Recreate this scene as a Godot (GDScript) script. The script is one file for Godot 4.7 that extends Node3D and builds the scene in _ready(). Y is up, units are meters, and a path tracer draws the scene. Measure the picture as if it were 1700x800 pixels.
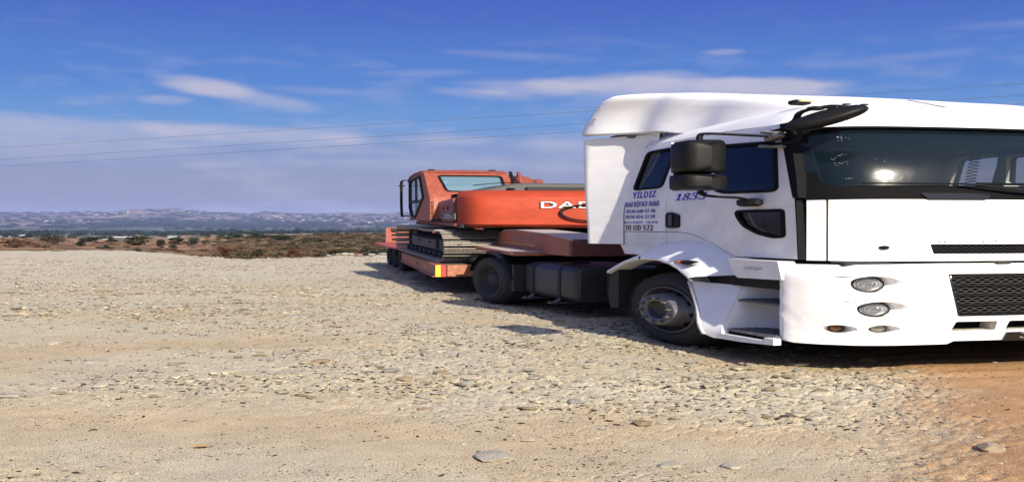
extends Node3D
# Horizontal and vertical metres of the place per metre of the vehicles' drawings: the photograph shows everything about 2.83 times as wide for its height as such things usually are, so it is all built that way.
const W := 1.7
const T := 0.6
const EYE := 1.67            # camera height in drawing metres
const WIDTH := 2.38           # tractor width
const MID := 1.19
var tex := {}
var mats := {}
var used := {}
var rng := RandomNumberGenerator.new()


# ------------------------------------------------------------------ mesh builder
class Mesher:
	var st := SurfaceTool.new()
	var pitch := 0.0          # rise per metre rearwards
	var tint := Color(1, 1, 1)
	var count := 0
	func _init(p := 0.0):
		pitch = p
		st.begin(Mesh.PRIMITIVE_TRIANGLES)
	func put(p: Vector3):
		st.set_color(tint)
		st.add_vertex(Vector3(p.x * 1.7, (p.y - pitch * p.z) * 0.6, p.z * 1.7))
		count += 1
	func tri(a: Vector3, b: Vector3, c: Vector3, sg := 0):
		st.set_smooth_group(sg)
		put(a); put(b); put(c)
	func tri_out(a: Vector3, b: Vector3, c: Vector3, out: Vector3, sg := 0):
		if (b - a).cross(c - a).dot(out) > 0.0: tri(a, c, b, sg)
		else: tri(a, b, c, sg)
	func quad(a: Vector3, b: Vector3, c: Vector3, d: Vector3, sg := -1):
		tri(a, b, c, sg); tri(a, c, d, sg)
	func quad_out(a: Vector3, b: Vector3, c: Vector3, d: Vector3, out: Vector3, sg := -1):
		tri_out(a, b, c, out, sg); tri_out(a, c, d, out, sg)
	# chamfered box round o with half sizes h
	func box(o: Vector3, h: Vector3, bevel := 0.01, turn := Basis()):
		bevel = minf(bevel, minf(h.x, minf(h.y, h.z)) * 0.9)
		var q := {}
		for i in 8:
			var s := Vector3(1 if i & 1 else -1, 1 if i & 2 else -1, 1 if i & 4 else -1)
			for k in 3:
				var v := Vector3(s.x * h.x, s.y * h.y, s.z * h.z)
				for j in 3:
					if j != k: v[j] -= s[j] * bevel
				q[i * 3 + k] = o + turn * v
		for k in 3:
			for sgn in 2:
				var ids := []
				for i in 8:
					if ((i >> k) & 1) == sgn: ids.append(i)
				var n := Vector3.ZERO
				n[k] = 1.0 if sgn else -1.0
				quad_out(q[ids[0] * 3 + k], q[ids[1] * 3 + k], q[ids[3] * 3 + k], q[ids[2] * 3 + k], turn * n)
		if bevel > 0.0:
			for k in 3:
				for i in 8:
					if (i >> k) & 1: continue
					var j := i | (1 << k)
					var k1 := (k + 1) % 3
					var k2 := (k + 2) % 3
					quad_out(q[i * 3 + k1], q[j * 3 + k1], q[j * 3 + k2], q[i * 3 + k2], (q[i * 3 + k1] + q[j * 3 + k2]) * 0.5 - o)
			for i in 8:
				tri_out(q[i * 3], q[i * 3 + 1], q[i * 3 + 2], q[i * 3] - o, -1)
	# swept tube with end caps
	func tube(pts: Array, r, segs := 8, squash := 1.0):
		var n := pts.size()
		var ref := Vector3.UP
		if absf((pts[1] - pts[0]).normalized().dot(ref)) > 0.9: ref = Vector3.RIGHT
		var rows := []
		for i in n:
			var t: Vector3 = (pts[mini(i + 1, n - 1)] - pts[maxi(i - 1, 0)]).normalized()
			var u := t.cross(ref).normalized()
			var v := u.cross(t).normalized()
			ref = v
			var rr: float = r[i] if r is Array else r
			var row := []
			for k in segs:
				var an := TAU * k / segs
				row.append(pts[i] + u * cos(an) * rr + v * sin(an) * rr * squash)
			rows.append(row)
		grid(rows, true)
		for e in 2:
			var row: Array = rows[0] if e == 0 else rows[n - 1]
			var c: Vector3 = pts[0] if e == 0 else pts[n - 1]
			for k in segs:
				tri_out(c, row[k], row[(k + 1) % segs], c - (pts[1] if e == 0 else pts[n - 2]), -1)
	func grid(rows: Array, wrap := false, sg := 0):
		for i in rows.size() - 1:
			var m: int = rows[i].size()
			for k in (m if wrap else m - 1):
				var a: Vector3 = rows[i][k]
				var b: Vector3 = rows[i][(k + 1) % m]
				var c: Vector3 = rows[i + 1][(k + 1) % m]
				var d: Vector3 = rows[i + 1][k]
				if not a.is_equal_approx(b) and not b.is_equal_approx(c): tri(a, b, c, sg)
				if not a.is_equal_approx(d) and not d.is_equal_approx(c): tri(a, c, d, sg)
	# turned profile [[radius, along], ...] round an axis
	func lathe(profile: Array, o: Vector3, axis: Vector3, segs := 32, sharp := false):
		var u := axis.cross(Vector3.UP if absf(axis.y) < 0.9 else Vector3.RIGHT).normalized()
		var v := axis.cross(u).normalized()
		var rows := []
		for p in profile:
			var row := []
			for k in segs:
				var an := TAU * k / segs
				row.append(o + axis * p[1] + (u * cos(an) + v * sin(an)) * p[0])
			rows.append(row)
		if sharp:
			for i in rows.size() - 1: grid([rows[i], rows[i + 1]], true, i + 1)
		else: grid(rows, true)
	# polygon in a plane, given thickness: f(p) is its face, g(p) its back
	func slab(poly: PackedVector2Array, f: Callable, g: Callable, sg := -1):
		var ids := Geometry2D.triangulate_polygon(poly)
		for i in range(0, ids.size(), 3):
			var a := poly[ids[i]]; var b := poly[ids[i + 1]]; var c := poly[ids[i + 2]]
			var out: Vector3 = f.call(a) - g.call(a)
			tri_out(f.call(a), f.call(b), f.call(c), out, sg)
			tri_out(g.call(a), g.call(b), g.call(c), -out, sg)
		edge(poly, f, g)
	func edge(poly: PackedVector2Array, f: Callable, g: Callable):
		var n := poly.size()
		for i in n:
			var a := poly[i]; var b := poly[(i + 1) % n]
			if a.is_equal_approx(b): continue
			quad(f.call(a), f.call(b), g.call(b), g.call(a), -1)
	# curved sheet: polygons (with holes) cut into cells and laid on f (face) and g (back)
	func sheet(poly: PackedVector2Array, holes: Array, f: Callable, g: Callable, cell: Vector2):
		var lo := poly[0]; var hi := poly[0]
		for p in poly:
			lo = lo.min(p); hi = hi.max(p)
		var nx := maxi(1, ceili((hi.x - lo.x) / cell.x)); var ny := maxi(1, ceili((hi.y - lo.y) / cell.y))
		for i in nx:
			for j in ny:
				var x0 := lerpf(lo.x, hi.x, float(i) / nx); var x1 := lerpf(lo.x, hi.x, float(i + 1) / nx)
				var y0 := lerpf(lo.y, hi.y, float(j) / ny); var y1 := lerpf(lo.y, hi.y, float(j + 1) / ny)
				var bits: Array = Geometry2D.intersect_polygons(poly, PackedVector2Array([Vector2(x0, y0), Vector2(x1, y0), Vector2(x1, y1), Vector2(x0, y1)]))
				for h in holes:
					var after := []
					for b in bits:
						for c in Geometry2D.clip_polygons(b, h):
							if not Geometry2D.is_polygon_clockwise(c): after.append(c)
					bits = after
				for b in bits:
					var ids := Geometry2D.triangulate_polygon(b)
					for k in range(0, ids.size(), 3):
						var p: Vector2 = b[ids[k]]; var q: Vector2 = b[ids[k + 1]]; var r: Vector2 = b[ids[k + 2]]
						if absf((q - p).cross(r - p)) < 1e-9: continue
						var out: Vector3 = f.call(p) - g.call(p)
						tri_out(f.call(p), f.call(q), f.call(r), out, 0)
						tri_out(g.call(p), g.call(q), g.call(r), -out, 1)
		edge(fine(poly, cell), f, g)
		for h in holes: edge(fine(h, cell), f, g)
	func fine(poly: PackedVector2Array, cell: Vector2) -> PackedVector2Array:
		var out := PackedVector2Array()
		for i in poly.size():
			var a := poly[i]; var b := poly[(i + 1) % poly.size()]
			var n := maxi(1, ceili(maxf(absf(b.x - a.x) / cell.x, absf(b.y - a.y) / cell.y)))
			for k in n: out.append(a.lerp(b, float(k) / n))
		return out
	func mesh(m: Material) -> ArrayMesh:
		st.generate_normals()
		var r := st.commit()
		r.surface_set_material(0, m)
		return r


# ------------------------------------------------------------------ naming
func numbered(called: String) -> String:
	if not used.has(called):
		used[called] = 0
		return called
	used[called] += 1
	return "%s_%03d" % [called, used[called]]


func thing(called: String, label: String, category: String, at := Vector3.ZERO, turn := 0.0, group := "") -> Node3D:
	var o := Node3D.new()
	o.name = numbered(called)
	add_child(o)
	o.position = at
	o.rotation.y = turn
	tag(o, label, category, group)
	return o


func tag(o: Node3D, label: String, category: String, group := ""):
	o.set_meta("label", label)
	o.set_meta("category", category)
	if group != "": o.set_meta("group", group)


func part(called: String, mb: Mesher, m: Material, parent: Node3D, label := "") -> MeshInstance3D:
	var o := MeshInstance3D.new()
	o.mesh = mb.mesh(m)
	o.name = called if parent != self else numbered(called)
	parent.add_child(o, true)
	if label != "": o.set_meta("label", label)
	return o


func setting(o: Node3D, kind := "structure") -> Node3D:
	o.set_meta("kind", kind)
	return o


# ------------------------------------------------------------------ materials
func lin(r: float, g: float, b: float) -> Color:
	return Color(r, g, b).linear_to_srgb()


func noise_tex(kind: String, lo: float, hi: float, normal := 0.0) -> NoiseTexture2D:
	var key := "%s %.3f %.3f %.2f" % [kind, lo, hi, normal]
	if tex.has(key): return tex[key]
	var n := FastNoiseLite.new()
	n.seed = 7 + kind.length()
	n.fractal_type = FastNoiseLite.FRACTAL_FBM
	match kind:
		"soft": n.noise_type = FastNoiseLite.TYPE_SIMPLEX; n.frequency = 0.008; n.fractal_octaves = 5
		"grain": n.noise_type = FastNoiseLite.TYPE_SIMPLEX; n.frequency = 0.05; n.fractal_octaves = 4
		"cells": n.noise_type = FastNoiseLite.TYPE_CELLULAR; n.frequency = 0.045; n.fractal_octaves = 2
		"spots": n.noise_type = FastNoiseLite.TYPE_SIMPLEX; n.frequency = 0.02; n.fractal_octaves = 3; n.fractal_gain = 0.75
	var t := NoiseTexture2D.new()
	t.width = 512
	t.height = 512
	t.seamless = true
	t.noise = n
	if normal > 0.0:
		t.as_normal_map = true
		t.bump_strength = normal
	else:
		var g := Gradient.new()
		g.set_color(0, Color(lo, lo, lo))
		g.set_color(1, Color(hi, hi, hi))
		t.color_ramp = g
	tex[key] = t
	return t


func mat(called: String, c: Color, rough := 0.6, metal := 0.0, kind := "soft", lo := 1.0, size := Vector3(0.5, 0.5, 0.5), bump := 0.0) -> StandardMaterial3D:
	if mats.has(called): return mats[called]
	var m := StandardMaterial3D.new()
	m.resource_name = called
	m.albedo_color = c
	m.roughness = rough
	m.metallic = metal
	m.cull_mode = BaseMaterial3D.CULL_DISABLED
	m.uv1_triplanar = true
	m.uv1_scale = Vector3(1.0 / (size.x * W), 1.0 / (size.y * T), 1.0 / (size.z * W))
	if lo < 1.0: m.albedo_texture = noise_tex(kind, lo, 1.0)
	if bump > 0.0:
		m.normal_enabled = true
		m.normal_texture = noise_tex("grain", 0, 1, 4.0)
		m.normal_scale = bump
	mats[called] = m
	return m


func glass(called: String, c: Color, alpha: float, rough := 0.05) -> StandardMaterial3D:
	if mats.has(called): return mats[called]
	var m := StandardMaterial3D.new()
	m.resource_name = called
	m.albedo_color = Color(c.r, c.g, c.b, alpha)
	m.transparency = BaseMaterial3D.TRANSPARENCY_ALPHA
	m.roughness = rough
	m.metallic_specular = 0.5
	m.cull_mode = BaseMaterial3D.CULL_DISABLED
	mats[called] = m
	return m


func make_materials():
	mat("white_paint", lin(0.78, 0.78, 0.775), 0.42, 0.0, "soft", 0.93, Vector3(1.6, 1.1, 1.6), 0.025)
	mat("white_panel", lin(0.78, 0.782, 0.785), 0.42, 0.0, "soft", 0.90, Vector3(1.2, 2.2, 1.2), 0.04)
	mat("white_plastic", lin(0.60, 0.595, 0.58), 0.6, 0.0, "spots", 0.86, Vector3(0.7, 0.7, 0.7), 0.12)
	mat("black_plastic", lin(0.010, 0.010, 0.0105), 0.6, 0.0, "soft", 0.7, Vector3(0.4, 0.4, 0.4), 0.1)
	mat("mirror_plastic", lin(0.012, 0.012, 0.0115), 0.5, 0.0, "grain", 0.55, Vector3(0.5, 0.25, 0.5), 0.25)
	mat("black_gloss", lin(0.01, 0.01, 0.011), 0.2)
	mat("rubber_seal", lin(0.008, 0.008, 0.009), 0.85).metallic_specular = 0.2
	mat("interior", lin(0.02, 0.021, 0.023), 0.8)
	mat("interior_grey", lin(0.06, 0.06, 0.062), 0.8)
	mat("tyre", lin(0.024, 0.0235, 0.0225), 0.8, 0.0, "grain", 0.5, Vector3(0.35, 0.35, 0.35), 0.3)
	mat("tyre_dusty", lin(0.06, 0.055, 0.048), 0.9, 0.0, "grain", 0.5, Vector3(0.35, 0.35, 0.35), 0.3)
	mat("wheel_steel", lin(0.19, 0.19, 0.195), 0.55, 0.15, "spots", 0.6, Vector3(0.2, 0.2, 0.2), 0.15)
	mat("wheel_dark", lin(0.008, 0.008, 0.008), 0.6)
	mat("nut_steel", lin(0.10, 0.095, 0.09), 0.5, 0.3)
	mat("chassis", lin(0.012, 0.012, 0.012), 0.7, 0.0, "soft", 0.5, Vector3(0.5, 0.5, 0.5))
	mat("tank_paint", lin(0.032, 0.031, 0.029), 0.5, 0.0, "soft", 0.6, Vector3(0.7, 0.7, 0.7), 0.06)
	mat("grey_steel", lin(0.16, 0.155, 0.15), 0.55, 0.3, "spots", 0.5, Vector3(0.4, 0.4, 0.4))
	mat("tread_grey", lin(0.20, 0.20, 0.205), 0.6, 0.2, "spots", 0.5, Vector3(0.3, 0.3, 0.3))
	mat("chrome", lin(0.82, 0.82, 0.83), 0.12, 1.0)
	mat("reflector_silver", lin(0.88, 0.88, 0.89), 0.22, 0.12)
	mat("amber_lens", lin(0.75, 0.16, 0.01), 0.2)
	mat("amber_dirty", lin(0.30, 0.20, 0.09), 0.3)
	mat("letter_blue", lin(0.025, 0.025, 0.34), 0.5)
	mat("letter_black", lin(0.012, 0.012, 0.012), 0.5)
	mat("letter_grey", lin(0.40, 0.41, 0.44), 0.5)
	mat("letter_white", lin(0.78, 0.76, 0.74), 0.5)
	mat("letter_silver", lin(0.52, 0.52, 0.52), 0.5)
	mat("letter_faint", lin(0.27, 0.17, 0.155), 0.7)
	mat("orange_new", lin(0.34, 0.048, 0.020), 0.62, 0.0, "soft", 0.86, Vector3(1.4, 1.0, 1.4), 0.03)
	mat("orange_faded", lin(0.36, 0.085, 0.043), 0.6, 0.0, "spots", 0.70, Vector3(0.9, 0.9, 0.9), 0.06)
	mat("orange_dull", lin(0.34, 0.09, 0.06), 0.65, 0.0, "spots", 0.6, Vector3(0.8, 0.8, 0.8), 0.06)
	mat("orange_rail", lin(0.42, 0.15, 0.07), 0.65, 0.0, "spots", 0.62, Vector3(0.7, 0.7, 0.7), 0.08)
	mat("red_rail", lin(0.58, 0.10, 0.055), 0.6, 0.0, "spots", 0.6, Vector3(0.7, 0.7, 0.7), 0.08)
	mat("rust_plate", lin(0.42, 0.125, 0.07), 0.65, 0.0, "spots", 0.78, Vector3(0.8, 0.8, 0.8), 0.08)
	mat("pale_top", lin(0.52, 0.42, 0.36), 0.8, 0.0, "spots", 0.7, Vector3(0.6, 0.6, 0.6), 0.1)  # paler and creamier than the gooseneck sides
	mat("deck_wood", lin(0.13, 0.115, 0.10), 0.85, 0.0, "grain", 0.5, Vector3(0.8, 0.4, 0.3), 0.2)
	mat("track_steel", lin(0.52, 0.48, 0.41), 0.7, 0.15, "spots", 0.55, Vector3(0.3, 0.3, 0.3), 0.2)
	mat("track_dark", lin(0.03, 0.029, 0.027), 0.8, 0.0, "spots", 0.5, Vector3(0.4, 0.4, 0.4))
	mat("frame_grey", lin(0.085, 0.085, 0.085), 0.7, 0.0, "spots", 0.5, Vector3(0.5, 0.5, 0.5), 0.1)
	mat("hood_grey", lin(0.105, 0.105, 0.10), 0.75, 0.0, "grain", 0.6, Vector3(0.8, 0.5, 0.8), 0.15)
	mat("grille_net", lin(0.022, 0.022, 0.023), 0.6)
	mat("band_grey", lin(0.10, 0.10, 0.105), 0.6, 0.0, "soft", 0.7, Vector3(0.5, 0.5, 0.5))
	mat("marker_yellow", lin(0.55, 0.35, 0.02), 0.4)
	mat("marker_red", lin(0.42, 0.025, 0.018), 0.4)
	glass("windscreen_glass", Color(0.08, 0.15, 0.185), 0.32, 0.20)
	glass("side_glass", Color(0.03, 0.05, 0.06), 0.24, 0.05)
	glass("cab_glass", Color(0.55, 0.7, 0.75), 0.25, 0.08)
	var ws := mats["windscreen_glass"] as StandardMaterial3D   # old glass: slightly wavy, hazed by wiper marks
	ws.metallic_specular = 0.4
	ws.uv1_triplanar = true
	ws.uv1_scale = Vector3(0.9, 1.6, 0.9)
	ws.normal_enabled = true
	ws.normal_texture = noise_tex("soft", 0, 1, 2.0)
	ws.normal_scale = 0.3
	mat("surround_black", lin(0.007, 0.007, 0.0075), 0.7).metallic_specular = 0.12
	for k in ["mirror_plastic", "black_plastic", "orange_new"]: (mats[k] as StandardMaterial3D).metallic_specular = 0.28
	(mats["side_glass"] as StandardMaterial3D).metallic_specular = 0.3
	glass("lens_glass", Color(0.9, 0.92, 0.95), 0.12, 0.04)


func M(called: String) -> Material:
	return mats[called]


# ------------------------------------------------------------------ small shape helpers
func V(a: float, b: float, y: float) -> Vector3:      # a metres rearwards, b to the right, y up
	return Vector3(b, y, -a)


func poly(pts: Array) -> PackedVector2Array:
	var p := PackedVector2Array()
	for i in range(0, pts.size(), 2): p.append(Vector2(pts[i], pts[i + 1]))
	if Geometry2D.is_polygon_clockwise(p): p.reverse()
	return p


func rounded(p: PackedVector2Array, r: float, n := 4) -> PackedVector2Array:
	var out := PackedVector2Array()
	var m := p.size()
	for i in m:
		var a := p[(i + m - 1) % m]; var b := p[i]; var c := p[(i + 1) % m]
		var rr := minf(r, minf(a.distance_to(b), b.distance_to(c)) * 0.45)
		var s := b + (a - b).normalized() * rr; var e := b + (c - b).normalized() * rr
		for k in n + 1:
			var t := float(k) / n
			out.append(s.lerp(b, t).lerp(b.lerp(e, t), t))
	return out


func ellipse(cx: float, cy: float, rx: float, ry: float, n := 24) -> PackedVector2Array:
	var out := PackedVector2Array()
	for k in n: out.append(Vector2(cx + rx * cos(TAU * k / n), cy + ry * sin(TAU * k / n)))
	return out


func shrink(p: PackedVector2Array, d: float) -> PackedVector2Array:
	var r := Geometry2D.offset_polygon(p, -d, Geometry2D.JOIN_MITER)
	var best := p
	if r.size() > 0: best = r[0]
	if Geometry2D.is_polygon_clockwise(best): best.reverse()
	return best


func smooth_path(pts: Array, n := 6) -> Array:
	var out := []
	for i in pts.size() - 1:
		var p0: Vector3 = pts[maxi(i - 1, 0)]; var p1: Vector3 = pts[i]; var p2: Vector3 = pts[i + 1]; var p3: Vector3 = pts[mini(i + 2, pts.size() - 1)]
		for k in n: out.append(p1.cubic_interpolate(p2, p0, p3, float(k) / n))
	out.append(pts[pts.size() - 1])
	return out


# lettering laid on a surface: f maps (along, up) to a point; the text fills the box from (x0, y0) to (x1, y1)
func lettering(text: String, font_name: String, weight: int, x0: float, y0: float, x1: float, y1: float, f: Callable, slant := 0.0, pitch := 0.0) -> Mesher:
	var font := SystemFont.new()
	font.font_names = PackedStringArray([font_name])
	font.font_weight = weight
	var tm := TextMesh.new()
	tm.text = text
	tm.font = font
	tm.font_size = 48
	tm.pixel_size = 0.01
	tm.depth = 0.0
	tm.curve_step = 2.0
	var ar := tm.get_mesh_arrays()
	var v: PackedVector3Array = ar[Mesh.ARRAY_VERTEX]
	var ids: PackedInt32Array = ar[Mesh.ARRAY_INDEX]
	var lo := Vector2(1e9, 1e9); var hi := Vector2(-1e9, -1e9)
	for p in v:
		lo = lo.min(Vector2(p.x, p.y)); hi = hi.max(Vector2(p.x, p.y))
	var mb := Mesher.new(pitch)
	var w := []
	for p in v:
		var q := (Vector2(p.x, p.y) - lo) / (hi - lo)
		w.append(f.call(Vector2(lerpf(x0, x1, q.x) + slant * (q.y - 0.5) * (y1 - y0) * signf(x1 - x0), lerpf(y0, y1, q.y))))
	for i in range(0, ids.size(), 3): mb.tri(w[ids[i]], w[ids[i + 1]], w[ids[i + 2]], -1)
	return mb


# ------------------------------------------------------------------ the scene
func _ready():
	rng.seed = 20240611
	var cam := Camera3D.new()
	cam.name = "camera"
	add_child(cam)
	cam.position = Vector3(0, EYE * T, 0)
	cam.rotation.x = -atan(22.0 / 1815.0)
	cam.fov = rad_to_deg(2.0 * atan(400.0 / 1815.0))
	cam.near = 0.1
	cam.far = 40000.0
	cam.current = true

	var we := WorldEnvironment.new()
	we.name = "environment"
	var env := Environment.new()
	env.background_mode = Environment.BG_SKY
	var sky := Sky.new()
	var pan := PanoramaSkyMaterial.new()
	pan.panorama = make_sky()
	sky.sky_material = pan
	env.sky = sky
	env.ambient_light_source = Environment.AMBIENT_SOURCE_SKY
	env.tonemap_mode = Environment.TONE_MAPPER_LINEAR
	env.tonemap_exposure = EXPOSURE
	env.sdfgi_enabled = true
	env.ssao_enabled = true
	env.ssil_enabled = true
	env.fog_enabled = true
	env.fog_density = 0.0001
	env.fog_light_color = Color(0.56, 0.62, 0.80)
	we.environment = env
	add_child(we)

	var sun := DirectionalLight3D.new()
	sun.name = "sun"
	add_child(sun)
	sun.look_at_from_position(SUN, Vector3.ZERO, Vector3.UP)
	sun.light_energy = 1.5
	sun.light_color = Color(1.0, 0.955, 0.88)
	sun.light_angular_distance = 0.5
	sun.shadow_enabled = true

	make_materials()
	make_noises()
	make_land()
	make_pad()
	make_far_things()
	make_vegetation()
	make_tractor()
	make_trailer()
	make_excavator()
	make_wires()
	make_stones()


const EXPOSURE := 1.95
const SUN := Vector3(0.294, 0.353, 0.662)      # towards the sun


func srgb(r: float, g: float, b: float) -> Vector3:
	var c := Color(r / 255.0, g / 255.0, b / 255.0).srgb_to_linear()
	return Vector3(c.r, c.g, c.b)


var sky_stops := []
var cloud_noise: FastNoiseLite
var wisp_noise: FastNoiseLite


func sky_at(d: Vector3, sun: Vector3) -> Vector3:
	var flat := sqrt(d.x * d.x + d.z * d.z)
	var e := d.y / maxf(flat, 0.001)
	var c: Vector3 = sky_stops[sky_stops.size() - 1][1]
	if e < 0.0: c = sky_stops[0][1]
	else:
		for i in sky_stops.size() - 1:
			if e <= sky_stops[i + 1][0]:
				var t: float = (e - sky_stops[i][0]) / (sky_stops[i + 1][0] - sky_stops[i][0])
				t = t * t * (3.0 - 2.0 * t) * 0.4 + t * 0.6
				c = (sky_stops[i][1] as Vector3).lerp(sky_stops[i + 1][1], t)
				break
	# brighter air round the sun, the broad term raised to fill shaded sides
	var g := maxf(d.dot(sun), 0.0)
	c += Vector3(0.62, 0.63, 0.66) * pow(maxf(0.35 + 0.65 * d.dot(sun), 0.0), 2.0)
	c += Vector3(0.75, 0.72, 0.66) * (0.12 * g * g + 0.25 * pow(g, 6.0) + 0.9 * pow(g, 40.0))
	if e > -0.01:
		var az := atan2(d.x, -d.z)
		var x := az * 1815.0 + 850.0
		var y := 378.0 - e * 1815.0
		var n := cloud_noise.get_noise_3d(d.x * 100.0, d.y * 420.0, d.z * 100.0)
		var w := wisp_noise.get_noise_3d(d.x * 100.0, d.y * 700.0, d.z * 100.0)
		var cov := 0.0
		for k in CLOUDS.size():
			var q: Array = CLOUDS[k]
			var dx: float = (x - q[0]) / q[2]
			var dy: float = (y - q[1] - q[5] * (x - q[0])) / q[3]
			if dy < 0.0: dy *= 1.7
			var r := dx * dx + dy * dy
			if r < 2.6: cov += 1.3 * q[4] * smoothstep(1.6, -0.3, r + n * 1.15 + w * 0.55)
		# thin cloud everywhere else in the sky as in view
		cov += clampf((n - 0.16) * 1.5, 0.0, 0.55) * smoothstep(0.20, 0.05, e) * 0.6
		cov += clampf((n - 0.10) * 1.6, 0.0, 0.55) * smoothstep(0.24, 0.6, e)
		cov += clampf((w + 0.4 * n - 0.16) * 0.5, 0.0, 0.09) * smoothstep(0.24, 0.1, e)
		cov = clampf(cov, 0.0, 0.9)
		c = c.lerp(CLOUD + Vector3(0.05, 0.04, 0.03) * w, cov)
	return c / EXPOSURE


const CLOUD := Vector3(0.54, 0.53, 0.65)
# x, y, half width, half height, strength, slope of the clouds in view (as angles)
const CLOUDS := [
	[345, 147, 80, 17, 0.46, 0.12], [425, 165, 100, 16, 0.36, 0.16], [285, 174, 45, 9, 0.3, 0.0],
	[150, 222, 260, 26, 0.42, 0.02], [430, 225, 170, 22, 0.50, 0.05], [560, 228, 75, 16, 0.55, 0.08], [90, 255, 300, 22, 0.3, 0.0],
	[740, 232, 95, 12, 0.38, 0.0], [925, 238, 80, 14, 0.45, 0.0], [930, 277, 70, 12, 0.3, 0.0], [700, 270, 220, 14, 0.22, 0.0],
	[1100, 145, 260, 26, 0.72, 0.02], [1080, 128, 90, 14, 0.3, 0.0], [1270, 150, 120, 18, 0.4, 0.05], [880, 142, 120, 14, 0.3, 0.02],
	[800, 155, 90, 10, 0.28, 0.08], [1195, 92, 38, 8, 0.35, 0.0], [870, 92, 110, 9, 0.15, 0.05], [690, 122, 90, 9, 0.16, -0.03], [580, 155, 120, 8, 0.14, 0.03],
	[1470, 112, 110, 10, 0.14, -0.05], [1640, 70, 120, 9, 0.10, 0.0],
]


func make_sky() -> ImageTexture:
	sky_stops = [[0.0, srgb(140, 142, 168)], [0.04, srgb(149, 153, 181)], [0.066, srgb(134, 154, 195)], [0.095, srgb(104, 152, 212)], [0.135, srgb(82, 131, 207)], [0.205, srgb(66, 100, 193)], [0.40, srgb(56, 90, 180)], [3.0, srgb(54, 84, 162)]]
	cloud_noise = FastNoiseLite.new()
	cloud_noise.seed = 11
	cloud_noise.frequency = 0.06
	cloud_noise.fractal_octaves = 5
	wisp_noise = FastNoiseLite.new()
	wisp_noise.seed = 5
	wisp_noise.frequency = 0.16
	wisp_noise.fractal_octaves = 4
	var s := SUN.normalized()
	var small := Image.create(512, 256, false, Image.FORMAT_RGBF)
	for j in 256:
		for i in 512:
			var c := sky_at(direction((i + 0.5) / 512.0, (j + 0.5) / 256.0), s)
			small.set_pixel(i, j, Color(c.x, c.y, c.z))
	small.resize(4096, 2048, Image.INTERPOLATE_BILINEAR)
	for j in range(820, 1030):                      # the part of the sky in front, drawn finer
		for i in range(-400, 400):
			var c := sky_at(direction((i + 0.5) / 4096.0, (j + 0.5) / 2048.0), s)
			small.set_pixel(posmod(i, 4096), j, Color(c.x, c.y, c.z))
	return ImageTexture.create_from_image(small)


func direction(u: float, v: float) -> Vector3:
	var az := u * TAU                                # the picture's edge lies straight ahead
	var el := (0.5 - v) * PI
	return Vector3(sin(az) * cos(el), sin(el), -cos(az) * cos(el))


# ------------------------------------------------------------------ the ground
var n_wide: FastNoiseLite
var n_mid: FastNoiseLite
var n_fine: FastNoiseLite
var n_cell: FastNoiseLite
var n_crack: FastNoiseLite
var n_patch: FastNoiseLite


func noise(s: int, f: float, oct: int, type := FastNoiseLite.TYPE_SIMPLEX) -> FastNoiseLite:
	var n := FastNoiseLite.new()
	n.seed = s
	n.frequency = f
	n.noise_type = type
	n.fractal_type = FastNoiseLite.FRACTAL_FBM if oct > 1 else FastNoiseLite.FRACTAL_NONE
	n.fractal_octaves = oct
	return n


func make_noises():
	n_wide = noise(3, 0.16, 3)
	n_mid = noise(4, 0.9, 3)
	n_fine = noise(5, 7.0, 3)
	n_patch = noise(8, 0.33, 4)
	n_cell = noise(6, 13.0, 1, FastNoiseLite.TYPE_CELLULAR)
	n_cell.cellular_return_type = FastNoiseLite.RETURN_DISTANCE2_SUB
	n_crack = noise(9, 2.2, 2, FastNoiseLite.TYPE_CELLULAR)
	n_crack.cellular_return_type = FastNoiseLite.RETURN_CELL_VALUE


# how far the levelled pad reaches in the direction t = x / depth (drawing metres)
func pad_edge(t: float) -> float:
	var e := 23.0
	if t < -0.37: e = 28.0
	elif t < -0.25: e = lerpf(28.0, 20.8, smoothstep(-0.37, -0.25, t))
	elif t < -0.1: e = lerpf(20.8, 23.5, smoothstep(-0.25, -0.1, t))
	else: e = lerpf(23.5, 30.0, smoothstep(-0.1, 0.4, t))
	return e + 0.5 * n_mid.get_noise_2d(t * 40.0, 3.0)


# how stony the ground is, 0 to 1
func stony(x: float, d: float) -> float:
	var s := 0.36 + 0.75 * n_patch.get_noise_2d(x * 1.0, d * 1.7)
	s += 0.55 * smoothstep(3.3, 4.3, d + 0.28 * x) * smoothstep(7.5, 5.5, d) * smoothstep(-1.7, -0.4, x) * smoothstep(2.2, 1.3, x)
	s += 0.4 * smoothstep(3.2, 3.8, d) * smoothstep(4.7, 4.1, d) * smoothstep(0.5, 0.9, x) * smoothstep(1.7, 1.35, x)
	s += 0.35 * smoothstep(6.0, 7.5, d) * smoothstep(14.0, 10.0, d)
	s -= 0.24 * smoothstep(3.9, 3.1, d + 0.4 * x)
	s -= 0.45 * band_left(x, d)
	s -= 0.8 * soil(x, d)
	return clampf(s, 0.0, 1.0)


func band_left(x: float, d: float) -> float:          # the bare tan wheel track across the left
	var c := 5.15 + 0.32 * (x + 2.4) + 0.25 * n_mid.get_noise_2d(x * 0.8, 7.0)
	return smoothstep(0.42, 0.1, absf(d - c)) * smoothstep(-0.2, -1.2, x)


func soil(x: float, d: float) -> float:               # the orange clay at the right
	var edge := 1.0 + 0.30 * (minf(d, 4.4) - 2.54) + 0.10 * n_mid.get_noise_2d(x * 2.0 + 9.0, d * 2.0) + 0.05 * n_fine.get_noise_2d(x, d)
	return smoothstep(-0.22, 0.32, x - edge + 0.12 * n_fine.get_noise_2d(x * 1.7, d * 1.7)) * smoothstep(7.5, 5.2, d)


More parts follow.
